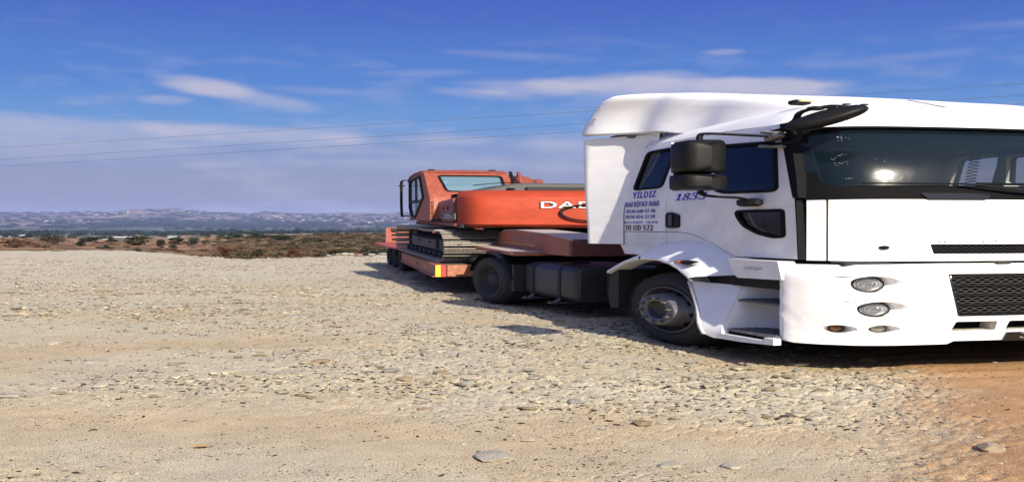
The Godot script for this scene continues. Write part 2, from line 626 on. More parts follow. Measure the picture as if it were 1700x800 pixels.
func pad_height(x: float, d: float) -> float:
	var r := sqrt(x * x + d * d)
	var h := 0.035 * n_wide.get_noise_2d(x, d) + 0.014 * n_mid.get_noise_2d(x, d)
	if r > 9.0:
		var t := x / maxf(d, 0.5)
		var e := pad_edge(t)
		h += 0.10 * smoothstep(-0.33, -0.42, t) * smoothstep(16.0, 21.0, d) * smoothstep(27.0, 22.0, d)
		h += 0.06 * smoothstep(e - 2.0, e - 0.3, d) * (0.5 + n_mid.get_noise_2d(x * 1.3, d))
		h -= 0.9 * smoothstep(e - 0.1, e + 1.6, d)
	if r < 14.0:
		var s := stony(x, d)
		var near := smoothstep(14.0, 8.0, r)
		var chip := n_cell.get_noise_2d(x * 1.0, d * 1.0) + 1.0            # 0 in the joints
		h += near * (0.002 + 0.018 * s) * smoothstep(0.02, 0.20, chip)
		h += near * (0.0012 + 0.008 * s) * n_fine.get_noise_2d(x, d)
		h += near * 0.014 * s * n_crack.get_noise_2d(x * 1.2, d * 1.2)
		var so := soil(x, d)
		if so > 0.01: h += so * (0.05 + 0.010 * sin((d * 2.2 - x * 0.5) * 14.0 + 2.0 * n_mid.get_noise_2d(x, d)) * smoothstep(3.6, 4.4, d))
	return h


func pad_color(x: float, d: float) -> Color:
	var p := n_patch.get_noise_2d(x * 0.7 + 31.0, d * 1.1)
	var q := n_mid.get_noise_2d(x * 1.3, d * 1.3 + 50.0)
	var f := n_fine.get_noise_2d(x * 0.8, d * 0.8 + 20.0)
	var pale := Vector3(0.71, 0.625, 0.44)
	var tan_ := Vector3(0.67, 0.53, 0.325)
	var grey := Vector3(0.70, 0.65, 0.505)
	var clay := Vector3(0.53, 0.30, 0.14)
	var c := pale.lerp(tan_, clampf(0.25 + 0.9 * p + 0.5 * q, 0.0, 0.75))
	c = c.lerp(grey, clampf(0.9 * n_mid.get_noise_2d(x * 0.5 - 40.0, d), 0.0, 0.6) * stony(x, d))
	c = c.lerp(tan_ * 1.02, 0.75 * band_left(x, d))
	c = c.lerp(clay.lerp(tan_, 0.3), 0.55 * smoothstep(-0.4, 1.6, x - 0.4 * (d - 2.5)) * clampf(0.5 + p + 0.4 * q, 0.0, 1.0))
	c = c.lerp(clay, 0.92 * soil(x, d))
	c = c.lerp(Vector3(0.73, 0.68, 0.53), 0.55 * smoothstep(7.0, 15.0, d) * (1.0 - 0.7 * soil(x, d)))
	c *= 1.0 + 0.10 * f + 0.06 * q
	return Color(c.x, c.y, c.z)


# a sheet of rings round the camera's foot: height and colour by function
func ring_sheet(called: String, angles: PackedFloat32Array, radii: PackedFloat32Array, hf: Callable, cf: Callable, m: Material, closed := false) -> MeshInstance3D:
	var nc := angles.size()
	var nr := radii.size()
	var pos := PackedVector3Array(); pos.resize(nc * nr)
	var col := PackedColorArray(); col.resize(nc * nr)
	var nor := PackedVector3Array(); nor.resize(nc * nr)
	for j in nr:
		for i in nc:
			var x := radii[j] * sin(angles[i])
			var d := radii[j] * cos(angles[i])
			pos[j * nc + i] = Vector3(x * W, hf.call(x, d) * T, -d * W)
			col[j * nc + i] = cf.call(x, d)
	for j in nr:
		for i in nc:
			var i0 := i - 1 if i > 0 else (nc - 1 if closed else 0)
			var i1 := i + 1 if i < nc - 1 else (0 if closed else nc - 1)
			var u := pos[j * nc + i1] - pos[j * nc + i0]
			var v := pos[mini(j + 1, nr - 1) * nc + i] - pos[maxi(j - 1, 0) * nc + i]
			nor[j * nc + i] = u.cross(v).normalized()
			if nor[j * nc + i].y < 0.0: nor[j * nc + i] *= -1.0
	var ids := PackedInt32Array()
	for j in nr - 1:
		for i in (nc if closed else nc - 1):
			var i1 := (i + 1) % nc
			var a := j * nc + i; var b := j * nc + i1; var c := (j + 1) * nc + i1; var e := (j + 1) * nc + i
			ids.append_array([a, e, c, a, c, b])
	var ar := []
	ar.resize(Mesh.ARRAY_MAX)
	ar[Mesh.ARRAY_VERTEX] = pos
	ar[Mesh.ARRAY_NORMAL] = nor
	ar[Mesh.ARRAY_COLOR] = col
	ar[Mesh.ARRAY_INDEX] = ids
	var am := ArrayMesh.new()
	am.add_surface_from_arrays(Mesh.PRIMITIVE_TRIANGLES, ar)
	am.surface_set_material(0, m)
	var o := MeshInstance3D.new()
	o.mesh = am
	o.name = numbered(called)
	add_child(o)
	setting(o)
	return o


func earth(called: String, kind: String, lo: float, size: Vector3, bump: float, rough := 0.95) -> StandardMaterial3D:
	var m := mat(called, Color(1, 1, 1), rough, 0.0, kind, lo, size)
	m.vertex_color_use_as_albedo = true
	m.uv1_world_triplanar = true
	m.metallic_specular = 0.25
	if bump > 0.0:
		m.heightmap_enabled = true
		m.heightmap_texture = noise_tex("grain", 0.0, 1.0)
		m.heightmap_scale = bump
	return m


func make_pad():
	var an := PackedFloat32Array()
	for i in 820: an.append(lerpf(-0.54, 0.54, i / 819.0))
	for i in 70: an.append(lerpf(0.54, TAU - 0.54, (i + 1) / 71.0))
	var rad := PackedFloat32Array([0.02, 0.5, 1.0])
	for i in 480: rad.append(1.0 / lerpf(1.0 / 1.5, 1.0 / 34.0, i / 479.0))
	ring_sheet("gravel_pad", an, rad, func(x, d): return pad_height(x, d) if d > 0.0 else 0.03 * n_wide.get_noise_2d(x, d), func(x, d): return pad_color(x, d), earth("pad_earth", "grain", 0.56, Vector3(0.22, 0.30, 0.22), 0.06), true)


# ------------------------------------------------------------------ the land beyond
const LAND_T := [-0.6, -0.45, -0.33, -0.24, -0.15, 0.1, 0.6]
const LAND_R := [17.0, 30.0, 45.0, 80.0, 150.0, 300.0, 600.0, 1200.0, 1700.0]
# the picture row at which the land lies, for each direction and distance
const LAND_V := [
	[440.0, 424, 412, 406, 402, 397, 391, 386, 384.5],
	[440.0, 424, 411, 406, 402, 397, 391, 386, 384.5],
	[440.0, 427, 418, 411, 404, 398, 391, 386, 384.5],
	[440.0, 428, 421, 409, 398, 393, 390, 386, 384.5],
	[440.0, 428, 419, 405, 391.5, 390, 388, 385.5, 384.5],
	[440.0, 428, 418, 403, 390, 389, 388, 385.5, 384.5],
	[440.0, 428, 418, 403, 390, 389, 388, 385.5, 384.5],
]


func land_height(x: float, d: float) -> float:
	var r := clampf(sqrt(x * x + d * d), 17.0, 1700.0)
	var t := clampf(x / maxf(d, 0.2 * r), -0.6, 0.6)
	var j := 0
	while j < LAND_R.size() - 2 and r > LAND_R[j + 1]: j += 1
	var i := 0
	while i < LAND_T.size() - 2 and t > LAND_T[i + 1]: i += 1
	var fr: float = log(r / LAND_R[j]) / log(LAND_R[j + 1] / LAND_R[j])
	var ft: float = smoothstep(LAND_T[i], LAND_T[i + 1], t)
	var v := lerpf(lerpf(LAND_V[i][j], LAND_V[i][j + 1], fr), lerpf(LAND_V[i + 1][j], LAND_V[i + 1][j + 1], fr), ft)
	var h := EYE - (v - 378.0) * minf(r, maxf(d, 0.6 * r)) / 641.0
	if r > 1600.0: return h
	h += n_wide.get_noise_2d(x * 0.25, d * 0.25) * 0.012 * r * smoothstep(20.0, 60.0, r) * smoothstep(900.0, 200.0, r) * 0.6
	if r < 25.0: h -= 1.0 * smoothstep(25.0, 19.0, r)
	return h


func land_color(x: float, d: float) -> Color:
	var r := sqrt(x * x + d * d)
	var t := x / maxf(d, 0.2 * r)
	var a := n_wide.get_noise_2d(x * 0.12 + 4.0, d * 0.3)
	var b := n_mid.get_noise_2d(x * 0.3, d * 0.5)
	var straw := Vector3(0.46, 0.28, 0.14)
	var brown := Vector3(0.17, 0.095, 0.05)
	var green := Vector3(0.05, 0.05, 0.024)
	var reddish := Vector3(0.17, 0.085, 0.055)
	var c := brown.lerp(reddish, clampf(0.5 + 1.2 * a, 0, 1))
	var right := smoothstep(-0.27, -0.17, t)
	c = c.lerp(straw, clampf(0.6 + 1.5 * b, 0, 1) * (1.0 - 0.8 * right) * 0.9)
	c = c.lerp(green, clampf(0.02 + 1.2 * n_patch.get_noise_2d(x * 0.08, d * 0.25) + right * 0.42, 0, 0.85))
	if r > 230.0:                                          # the plain: long fields side by side
		var f := n_crack.get_noise_2d(x * 0.0028 + 0.3 * a, d * 0.006)
		var g := Vector3(0.055, 0.085, 0.048)
		if f > 0.25: g = Vector3(0.36, 0.25, 0.15)
		elif f > 0.0: g = Vector3(0.10, 0.13, 0.065)
		elif f > -0.3: g = Vector3(0.045, 0.072, 0.042)
		c = c.lerp(g, smoothstep(230.0, 330.0, r))
	c *= 1.0 + 0.25 * b
	return Color(maxf(c.x, 0.01), maxf(c.y, 0.01), maxf(c.z, 0.01))


func hill_height(x: float, d: float) -> float:
	var r := sqrt(x * x + d * d)
	var t := clampf(x / maxf(d, 0.2 * r), -2.5, 2.5)
	var s := clampf((r - 1550.0) / 1900.0, 0.0, 1.0)
	var top := 350.0 + 4.0 * smoothstep(-0.36, -0.5, t) + 5.0 * n_wide.get_noise_2d(t * 26.0, 2.0) + 2.0 * n_mid.get_noise_2d(t * 30.0, 2.0)
	var v := lerpf(385.5, top, pow(s, 0.8))
	if r > 3450.0: v = top + 40.0 * smoothstep(3450.0, 4200.0, r)
	var h := EYE - (v - 378.0) * r * 0.94 / 641.0
	h += s * 7.0 * n_wide.get_noise_2d(x * 0.02, d * 0.03) + 18.0 * s * (1.0 - s) * n_wide.get_noise_2d(x * 0.009 + 50.0, d * 0.014)
	return h


func hill_color(x: float, d: float) -> Color:
	var r := sqrt(x * x + d * d)
	var a := n_patch.get_noise_2d(x * 0.016, d * 0.05)
	var b := n_mid.get_noise_2d(x * 0.012, d * 0.045)
	var w := Vector3(0.040, 0.046, 0.036)
	var field := Vector3(0.38, 0.29, 0.21)
	var scrub := Vector3(0.13, 0.115, 0.09)
	var c := w.lerp(scrub, clampf(0.5 + 1.6 * a, 0, 1))
	var f := n_crack.get_noise_2d(x * 0.004, d * 0.011)
	if f > 0.15: c = c.lerp(field, clampf(0.35 + 1.8 * b + 0.3 * smoothstep(2300.0, 3200.0, r), 0, 0.95))
	var t := x / maxf(d, 1.0)
	c = c.lerp(w * 0.45, 0.95 * smoothstep(1750.0, 1900.0, r) * smoothstep(2500.0, 2200.0, r) * smoothstep(-0.42, -0.36, t) * smoothstep(-0.14, -0.24, t))
	c = c.lerp(Vector3(0.26, 0.15, 0.11), 0.6 * smoothstep(1620.0, 1700.0, r) * smoothstep(2050.0, 1850.0, r) * smoothstep(-0.24, -0.2, t) * clampf(0.5 + b * 2.0, 0, 1))
	var pg := Vector3(0.045, 0.068, 0.042) if n_crack.get_noise_2d(x * 0.004 + 9.0, d * 0.012) < 0.45 else Vector3(0.17, 0.16, 0.10)
	c = c.lerp(pg * (1.0 + 0.5 * b), smoothstep(1900.0, 1700.0, r))
	return Color(maxf(c.x, 0.01), maxf(c.y, 0.01), maxf(c.z, 0.01))


func make_land():
	var an := PackedFloat32Array()
	for i in 420: an.append(lerpf(-0.62, 0.62, i / 419.0))
	for i in 60: an.append(lerpf(0.62, TAU - 0.62, (i + 1) / 61.0))
	var rad := PackedFloat32Array()
	for i in 230: rad.append(17.0 * pow(1650.0 / 17.0, i / 229.0))
	ring_sheet("hillside", an, rad, func(x, d): return land_height(x, d), func(x, d): return land_color(x, d), earth("hillside_earth", "spots", 0.7, Vector3(3, 3, 3), 0.0), true)
	rad = PackedFloat32Array()
	for i in 150: rad.append(1500.0 * pow(4200.0 / 1500.0, i / 149.0))
	ring_sheet("far_hills", an, rad, func(x, d): return hill_height(x, d), func(x, d): return hill_color(x, d), earth("hill_earth", "spots", 0.85, Vector3(60, 60, 60), 0.0), true)


# ------------------------------------------------------------------ far buildings
func on_land(u: float, r: float) -> Vector3:          # a spot on the land, direction as a picture column, distance in drawing metres
	var x := (u - 850.0) / 1815.0 * r
	return Vector3(x * W, land_height(x, r) * T, -r * W)


func on_hill(u: float, r: float) -> Vector3:
	var x := (u - 850.0) / 1815.0 * r
	return Vector3(x * W, hill_height(x, r) * T, -r * W)


func house(called: String, label: String, category: String, group: String, at: Vector3, turn: float, l: float, d: float, h: float, roof_h: float, wall: Material, roof: Material, windows := 3) -> Node3D:
	var o := thing(called, label, category, at, turn, group)
	var mb := Mesher.new()
	mb.box(Vector3(0, h * 0.5 - 1.0, 0), Vector3(l * 0.5, h * 0.5 + 1.0, d * 0.5), 0.0)
	part("wall", mb, wall, o)
	mb = Mesher.new()
	var e := 0.3
	var a := [Vector3(-l / 2 - e, h + 0.003, d / 2 + e), Vector3(l / 2 + e, h + 0.003, d / 2 + e), Vector3(l / 2 + e, h + 0.003, -d / 2 - e), Vector3(-l / 2 - e, h + 0.003, -d / 2 - e), Vector3(-l / 2 - e, h + roof_h, 0), Vector3(l / 2 + e, h + roof_h, 0)]
	mb.quad(a[0], a[1], a[5], a[4]); mb.quad(a[2], a[3], a[4], a[5]); mb.tri(a[0], a[4], a[3], -1); mb.tri(a[1], a[2], a[5], -1)
	mb.quad(a[0], a[3], a[2], a[1])
	part("roof", mb, roof, o)
	for k in windows:
		mb = Mesher.new()
		mb.box(Vector3(lerpf(-l * 0.4, l * 0.4, (k + 0.5) / windows), h * 0.55, d / 2 + 0.02), Vector3(l * 0.07, h * 0.2, 0.03), 0.0)
		part("window", mb, M("black_gloss"), o)
	return o


func make_far_things():
	mat("far_white", lin(0.33, 0.32, 0.305), 0.7)
	mat("far_roof_white", lin(0.50, 0.51, 0.52), 0.7)
	mat("far_roof_red", lin(0.30, 0.10, 0.06), 0.8)
	mat("far_cream", lin(0.33, 0.28, 0.22), 0.8)
	house("long_shed", "long white farm shed among the fields, biggest of the pale buildings", "shed", "", on_land(203, 316), -0.05, 8.6, 4.0, 1.5, 0.9, M("far_white"), M("far_roof_white"), 0)
	house("long_shed", "low white shed continuing right of the biggest farm shed", "shed", "", on_land(231, 330), -0.02, 6.4, 3.4, 0.7, 0.7, M("far_white"), M("far_roof_white"), 0)
	house("small_barn", "small white barn standing alone right of the long farm sheds", "barn", "", on_land(285, 320), 0.1, 2.0, 2.0, 1.0, 0.6, M("far_white"), M("far_roof_white"), 0)
	house("small_barn", "low white barn beside a dark tree, second right of the farm sheds", "barn", "", on_land(299, 330), -0.1, 1.6, 1.8, 0.7, 0.5, M("far_white"), M("far_roof_white"), 0)
	house("small_barn", "tiny white hut in front of the left end of the long sheds", "barn", "", on_land(173, 235), 0.1, 0.7, 0.7, 0.7, 0.3, M("far_white"), M("far_roof_white"), 0)
	house("small_barn", "tiny white hut in front of the middle of the long sheds", "barn", "", on_land(191, 235), 0.1, 0.6, 0.7, 0.7, 0.3, M("far_white"), M("far_roof_white"), 0)
	house("small_barn", "flat white roofed barn at the far left below the dark trees", "barn", "", on_land(66, 205), 0.05, 1.7, 1.2, 0.4, 0.35, M("far_cream"), M("far_roof_white"), 0)
	house("farmhouse", "white farmhouse among dark trees at the left edge", "house", "", on_land(4, 330), 0.3, 3.4, 3.4, 1.8, 1.0, M("far_white"), M("far_roof_white"), 2)
	house("farmhouse", "white farmhouse with pale roof, second from the left edge", "house", "", on_land(32, 320), 0.1, 2.2, 2.2, 1.3, 0.8, M("far_white"), M("far_roof_white"), 2)
	house("factory_hall", "long white hall on the plain left of the orange trailer rack", "hall", "", on_land(622, 780), -0.05, 15.0, 8.0, 3.2, 1.5, M("far_white"), M("far_roof_white"), 0)
	house("factory_hall", "pale low hall on the plain, left neighbour of the long white hall", "hall", "", on_land(590, 860), 0.0, 12.0, 7.0, 2.4, 1.4, M("far_cream"), M("far_roof_white"), 0)
	house("factory_hall", "pale roofed hall alone in the green plain, below the dark wooded ridge", "hall", "", on_land(305, 800), 0.0, 7.0, 5.0, 2.0, 1.4, M("far_white"), M("far_roof_white"), 0)
	house("factory_hall", "pale hall in the plain near the pinkish slope", "hall", "", on_land(368, 900), 0.0, 10.0, 5.0, 2.0, 1.5, M("far_cream"), M("far_roof_white"), 0)
	var r := RandomNumberGenerator.new()
	r.seed = 77
	var villages := [[170, 2900.0, 26, 14, "high on the left hills"], [215, 3050.0, 20, 10, "by the pale patch under the left skyline"], [330, 3050.0, 40, 12, "along the skyline right of the pale patch"], [400, 2850.0, 50, 14, "high on the middle hills"], [520, 2500.0, 50, 12, "halfway up the hills above the brown slope"], [560, 2700.0, 40, 12, "high on the hills left of the excavator"], [650, 2350.0, 45, 14, "low on the hills beside the excavator cab"], [60, 2300.0, 60, 8, "low on the hills at the left edge"], [130, 2200.0, 30, 8, "at the hill foot left of the dark ridge"], [680, 2900.0, 20, 8, "on the skyline behind the excavator cab"]]
	for k in villages.size():
		var v: Array = villages[k]
		for i in int(v[3] * 0.5):
			var big := r.randf_range(0.7, 1.6)
			house("village_house", "tiny pale house of the village " + v[4], "house", "houses of the village " + v[4], on_hill(v[0] + r.randfn() * v[2], v[1] + r.randf_range(-160, 160)), r.randf_range(-0.5, 0.5), 5.0 * big, 5.0, 3.0 * big, 1.6, M("far_white" if r.randf() < 0.6 else "far_cream"), M("far_roof_red" if r.randf() < 0.35 else "far_roof_white"), 0)


# ------------------------------------------------------------------ plants
func leafy(mb: Mesher, clumps: Array, leaves: int, size: float, r: RandomNumberGenerator, upright := 0.0):
	for c in clumps:
		for i in leaves:
			var d := Vector3(r.randfn(), r.randfn(), r.randfn()).normalized()
			var p: Vector3 = c[0] + Vector3(d.x * c[1].x, d.y * c[1].y, d.z * c[1].z) * pow(r.randf(), 0.4)
			var n := (d + Vector3(r.randfn(), r.randfn() + 0.4, r.randfn()) * 0.7).normalized()
			var u := n.cross(Vector3(r.randfn(), r.randfn(), r.randfn())).normalized()
			if upright > 0.0: u = u.lerp(Vector3.UP, upright).normalized()
			var w := n.cross(u).normalized()
			var s := size * r.randf_range(0.6, 1.3)
			var g := r.randf_range(0.55, 1.35)
			mb.tint = Color(g * r.randf_range(0.92, 1.1), g, g * r.randf_range(0.85, 1.1))
			mb.tri(p - u * s, p + w * s * 0.45, p + u * s, -1)
			mb.tri(p - u * s, p + u * s, p - w * s * 0.45, -1)


func leaf_mat(called: String, r: float, g: float, b: float) -> StandardMaterial3D:
	if mats.has(called): return mats[called]
	var m := StandardMaterial3D.new()
	m.resource_name = called
	m.albedo_color = lin(r, g, b)
	m.vertex_color_use_as_albedo = true
	m.roughness = 0.8
	m.metallic_specular = 0.2
	m.cull_mode = BaseMaterial3D.CULL_DISABLED
	m.backlight_enabled = true
	m.backlight = lin(r * 0.35, g * 0.35, b * 0.2)
	mats[called] = m
	return m


# a shrub or tree of the given width and height (drawing metres)
func plant(called: String, label: String, category: String, group: String, at: Vector3, w: float, h: float, lm: Material, seed_: int, trunk := 0.15, leaves := 900) -> Node3D:
	var r := RandomNumberGenerator.new()
	r.seed = seed_
	var o := thing(called, label, category, at, 0.0, group)
	var mb := Mesher.new()
	var clumps := []
	var n := 7
	for i in n:
		var an := TAU * i / n + r.randf() * 0.8
		var k := r.randf_range(0.15, 0.33)
		var top := r.randf_range(trunk + 0.22, 0.82)
		clumps.append([Vector3(cos(an) * w * k, h * top, sin(an) * w * k), Vector3(w * r.randf_range(0.14, 0.24), h * r.randf_range(0.11, 0.2), w * r.randf_range(0.14, 0.24))])
	clumps.append([Vector3(w * r.randf_range(-0.1, 0.1), h * 0.72, 0), Vector3(w * 0.2, h * 0.24, w * 0.2)])
	clumps.append([Vector3(0, h * (trunk + 0.25), 0), Vector3(w * 0.3, h * 0.22, w * 0.3)])
	leafy(mb, clumps, leaves / clumps.size(), minf(w, h * 1.2) * 0.062, r)
	part("crown", mb, lm, o)
	mb = Mesher.new()
	mb.tube(smooth_path([Vector3(0, -0.3, 0), Vector3(0.03 * w, h * 0.2, 0.02 * w), Vector3(-0.02 * w, h * 0.6, 0)], 3), [w * 0.035, w * 0.033, w * 0.03, w * 0.028, w * 0.024, w * 0.02, w * 0.015], 6)
	for i in 5:
		var c: Array = clumps[i]
		mb.tube([Vector3(0.02 * w, h * 0.2, 0), (c[0] as Vector3) * Vector3(0.6, 0.8, 0.6), c[0]], [w * 0.018, w * 0.012, w * 0.005], 5)
	part("trunk", mb, M("bark"), o)
	return o


func make_vegetation():
	mat("bark", lin(0.09, 0.065, 0.045), 0.9)
	var dark := leaf_mat("leaf_dark", 0.024, 0.033, 0.014)
	var mid := leaf_mat("leaf_mid", 0.045, 0.058, 0.020)
	var olive := leaf_mat("leaf_olive", 0.055, 0.050, 0.025)
	var greyish := leaf_mat("leaf_grey", 0.062, 0.066, 0.047)
	var red := leaf_mat("leaf_red", 0.14, 0.055, 0.04)
	var dry := leaf_mat("leaf_dry", 0.11, 0.08, 0.048)
	var far_leaf := leaf_mat("leaf_far", 0.018, 0.030, 0.017)
	# column, distance, width and height in picture pixels, leaves, label
	var bushes := [
		[222, 31.0, 34, 13, dark, "dark green bush at the pad's edge, nearest and darkest on the left"],
		[256, 30.0, 30, 9, mid, "low green bush at the pad's edge, right of the darkest bush"],
		[132, 60.0, 24, 10, dark, "small dark bush on straw ground behind the pad's far end"],
		[176, 54.0, 24, 9, dark, "low dark bush between two orange straw patches"],
		[148, 125.0, 50, 11, dark, "wide dark bush just left of the tiny white huts"],
		[182, 125.0, 24, 11, dark, "small dark bush between the tiny white huts and the pad"],
		[226, 88.0, 52, 15, olive, "wide olive bush right in front of the long farm sheds"],
		[266, 92.0, 22, 12, dark, "upper one of two dark bushes standing one behind the other"],
		[264, 60.0, 15, 12, dark, "small round dark bush on the brown slope, lower of two"],
		[292, 88.0, 30, 15, dark, "large dark round bush on the brown slope"],
		[287, 58.0, 17, 9, mid, "small green bush just below the large round bush"],
		[318, 92.0, 32, 14, greyish, "grey green spreading bush right of the large round bush"],
		[340, 96.0, 18, 17, greyish, "tall pale grey green bush right of the spreading bush"],
		[86, 78.0, 46, 12, olive, "wide olive brown bush behind the left mound"],
		[24, 40.0, 66, 13, leaf_mat("leaf_brown", 0.11, 0.062, 0.038), "big brownish dry shrub at the left edge above the mound"],
		[46, 70.0, 40, 8, red, "purple red dry shrub behind the brownish shrub"],
		[372, 27.0, 30, 20, red, "reddish thorny bush at the pad's edge, left of the dry weeds"],
		[486, 27.0, 26, 18, red, "rust red bush at the pad's edge below the dark hillside"],
		[462, 26.5, 22, 14, dry, "straw brown bush beside the rust red bush"],
		[425, 27.5, 26, 12, olive, "olive bush at the pad's edge between two red bushes"],
		[560, 29.0, 40, 15, olive, "olive bush behind the pale rubble at the pad's edge"],
		[612, 30.0, 34, 20, greyish, "grey leafy bush behind the rubble, left of the trailer's tail"],
		[640, 31.0, 26, 18, greyish, "grey leafy bush partly behind the trailer's orange tail"],
		[388, 150.0, 40, 12, mid, "green bush on the brow right of the pale grey green bush"],
		[430, 165.0, 46, 10, dark, "dark flat bush on the brow of the brown hillside"],
		[465, 110.0, 50, 10, dark, "dark flat thicket halfway up the brown hillside"],
		[520, 100.0, 60, 10, olive, "olive thicket halfway up the hillside, left of centre"],
	]
	for i in bushes.size():
		var b: Array = bushes[i]
		plant("bush", b[5], "bush", "", on_land(b[0], b[1]), b[2] * b[1] / 1815.0 * 1.05, b[3] * b[1] / 641.0 * 1.1, b[4], 100 + i, 0.02, 1100)
	# trees of the plain, copied from four sorts
	var sorts := []
	for k in 4:
		var o := plant("plain_tree", "dark green tree in the bands of trees on the plain", "tree", "trees on the plain below the hills", Vector3.ZERO, [5.0, 4.2, 3.0, 6.0][k], [5.0, 6.5, 8.0, 4.5][k], far_leaf if k != 3 else dark, 300 + k, 0.12, 420)
		sorts.append(o)
	var r := RandomNumberGenerator.new()
	r.seed = 99
	# column from, to, distance from, to, how many
	var bands := [[0, 135, 255.0, 300.0, 34, "in the dark belt at the left edge of the plain"], [0, 60, 360.0, 420.0, 12, "round the white farmhouses at the left edge"], [150, 215, 420.0, 470.0, 14, "behind the long white farm sheds"], [205, 300, 340.0, 400.0, 10, "at the right end of the farm sheds"], [290, 370, 420.0, 620.0, 30, "on the green plain left of the pinkish slope"], [360, 480, 420.0, 650.0, 34, "on the plain below the pinkish slope"], [400, 520, 600.0, 720.0, 26, "along the far foot of the pinkish slope"], [480, 560, 480.0, 560.0, 12, "peeping over the brown hillside, left of the pale halls"], [540, 660, 620.0, 760.0, 24, "round the pale halls near the trailer rack"], [330, 420, 250.0, 330.0, 14, "at the left shoulder of the brown hillside"], [80, 100, 285.0, 300.0, 6, "standing tallest in the left dark belt"], [600, 650, 420.0, 480.0, 6, "on the hillside brow beside the trailer rack"]]
	var first := [true, true, true, true]
	for b in bands:
		for i in b[4]:
			var k := r.randi() % 4
			var o: Node3D = sorts[k]
			if not first[k]:
				o = sorts[k].duplicate()
				o.name = numbered("plain_tree")
				add_child(o)
			first[k] = false
			var dist := r.randf_range(b[2], b[3])
			o.position = on_land(r.randf_range(b[0], b[1]), dist)
			tag(o, ["round", "full", "tall slim", "broad low"][k] + " dark tree " + b[5], "tree", "trees " + b[5])
			o.rotation.y = r.randf() * TAU
			o.scale = Vector3.ONE * r.randf_range(0.5, 1.0) * clampf(dist / 430.0, 0.62, 1.25)
	# woods and hedges too far to count
	var wood_spot := func(rr):
		var u: float = rr.randf_range(-60, 900)
		var d: float = 500.0 + 1050.0 * pow(rr.randf(), 0.8)
		var x := (u - 850.0) / 1815.0 * d
		if n_patch.get_noise_2d(x * 0.01, d * 0.03) < 0.0: return null
		return [on_land(u, d), rr.randf_range(0.8, 2.4)]
	scatter("far_woodland", "dark woods and hedges covering the far plain and hill foot", "woodland", leaf_mat("leaf_wood", 0.028, 0.046, 0.026), 5.5, 5.0, 1700, wood_spot, 61, 60, 0.9)
	var hill_spot := func(rr):
		var u: float = rr.randf_range(-60, 900)
		var d: float = rr.randf_range(1600.0, 3300.0)
		var x := (u - 850.0) / 1815.0 * d
		if n_patch.get_noise_2d(x * 0.016, d * 0.05) > -0.12 and not (d > 1750.0 and d < 2350.0 and u > 140.0 and u < 560.0): return null
		return [on_hill(u, d), rr.randf_range(0.7, 1.9)]
	scatter("hill_woodland", "dark woods spread over the distant hills", "woodland", far_leaf, 12.0, 9.0, 2600, hill_spot, 62, 50, 0.9)
	# dry scrub of the near slope
	var kinds := [[dry, "straw coloured dry grass tufts covering the slope beyond the pad", 5200, 63], [olive, "olive scrub covering the slope beyond the pad", 4600, 64], [leaf_mat("leaf_rust", 0.082, 0.046, 0.030), "rust brown dry weeds covering the slope beyond the pad", 3600, 65], [dark, "dark low thicket covering the slope beyond the pad", 2200, 66]]
	for k in kinds.size():
		var q: Array = kinds[k]
		var slope_spot := func(rr):
			var u: float = rr.randf_range(-80, 1000)
			var d: float = 24.0 * pow(10.0, rr.randf() * 0.95)
			var x := (u - 850.0) / 1815.0 * d
			var t := (u - 850.0) / 1815.0
			if d < pad_edge(t) + 1.2: return null
			if t < -0.27 and rr.randf() < 0.95: return null
			if n_mid.get_noise_2d(x * 0.15 + k * 30.0, d * 0.15) < -0.05: return null
			return [on_land(u, d), rr.randf_range(0.22, 0.6) * (0.5 + d * 0.011)]
		scatter(["dry_grass", "olive_scrub", "dry_weeds", "dark_scrub"][k], q[1], "scrub", q[0], 1.0, 0.7, q[2], slope_spot, q[3], 46, 0.7 if k % 2 == 0 else 0.2)


func scatter(called: String, label: String, category: String, m: Material, w: float, h: float, n: int, spot: Callable, seed_: int, leaves: int, upright: float):
	var r := RandomNumberGenerator.new()
	r.seed = seed_
	var mb := Mesher.new()
	leafy(mb, [[Vector3(0, h * 0.35, 0), Vector3(w * 0.4, h * 0.4, w * 0.4)], [Vector3(w * 0.25, h * 0.25, w * 0.1), Vector3(w * 0.3, h * 0.3, w * 0.3)], [Vector3(-w * 0.25, h * 0.28, -w * 0.1), Vector3(w * 0.3, h * 0.35, w * 0.3)]], leaves, w * 0.12, r, 0.0 if upright > 0.8 else upright)
	var mm := MultiMesh.new()
	mm.transform_format = MultiMesh.TRANSFORM_3D
	mm.use_colors = true
	mm.mesh = mb.mesh(m)
	var at := []
	for i in n:
		var s: Variant = spot.call(r)
		if s != null: at.append(s)
	mm.instance_count = at.size()
	for i in at.size():
		mm.set_instance_transform(i, Transform3D(Basis(Vector3.UP, r.randf() * TAU).scaled(Vector3.ONE * at[i][1]), at[i][0]))
		var g := r.randf_range(0.75, 1.25)
		mm.set_instance_color(i, Color(g, g * r.randf_range(0.95, 1.05), g * r.randf_range(0.9, 1.05)))
	var o := MultiMeshInstance3D.new()
	o.multimesh = mm
	o.name = numbered(called)
	add_child(o)
	tag(o, label, category)
	setting(o, "stuff")


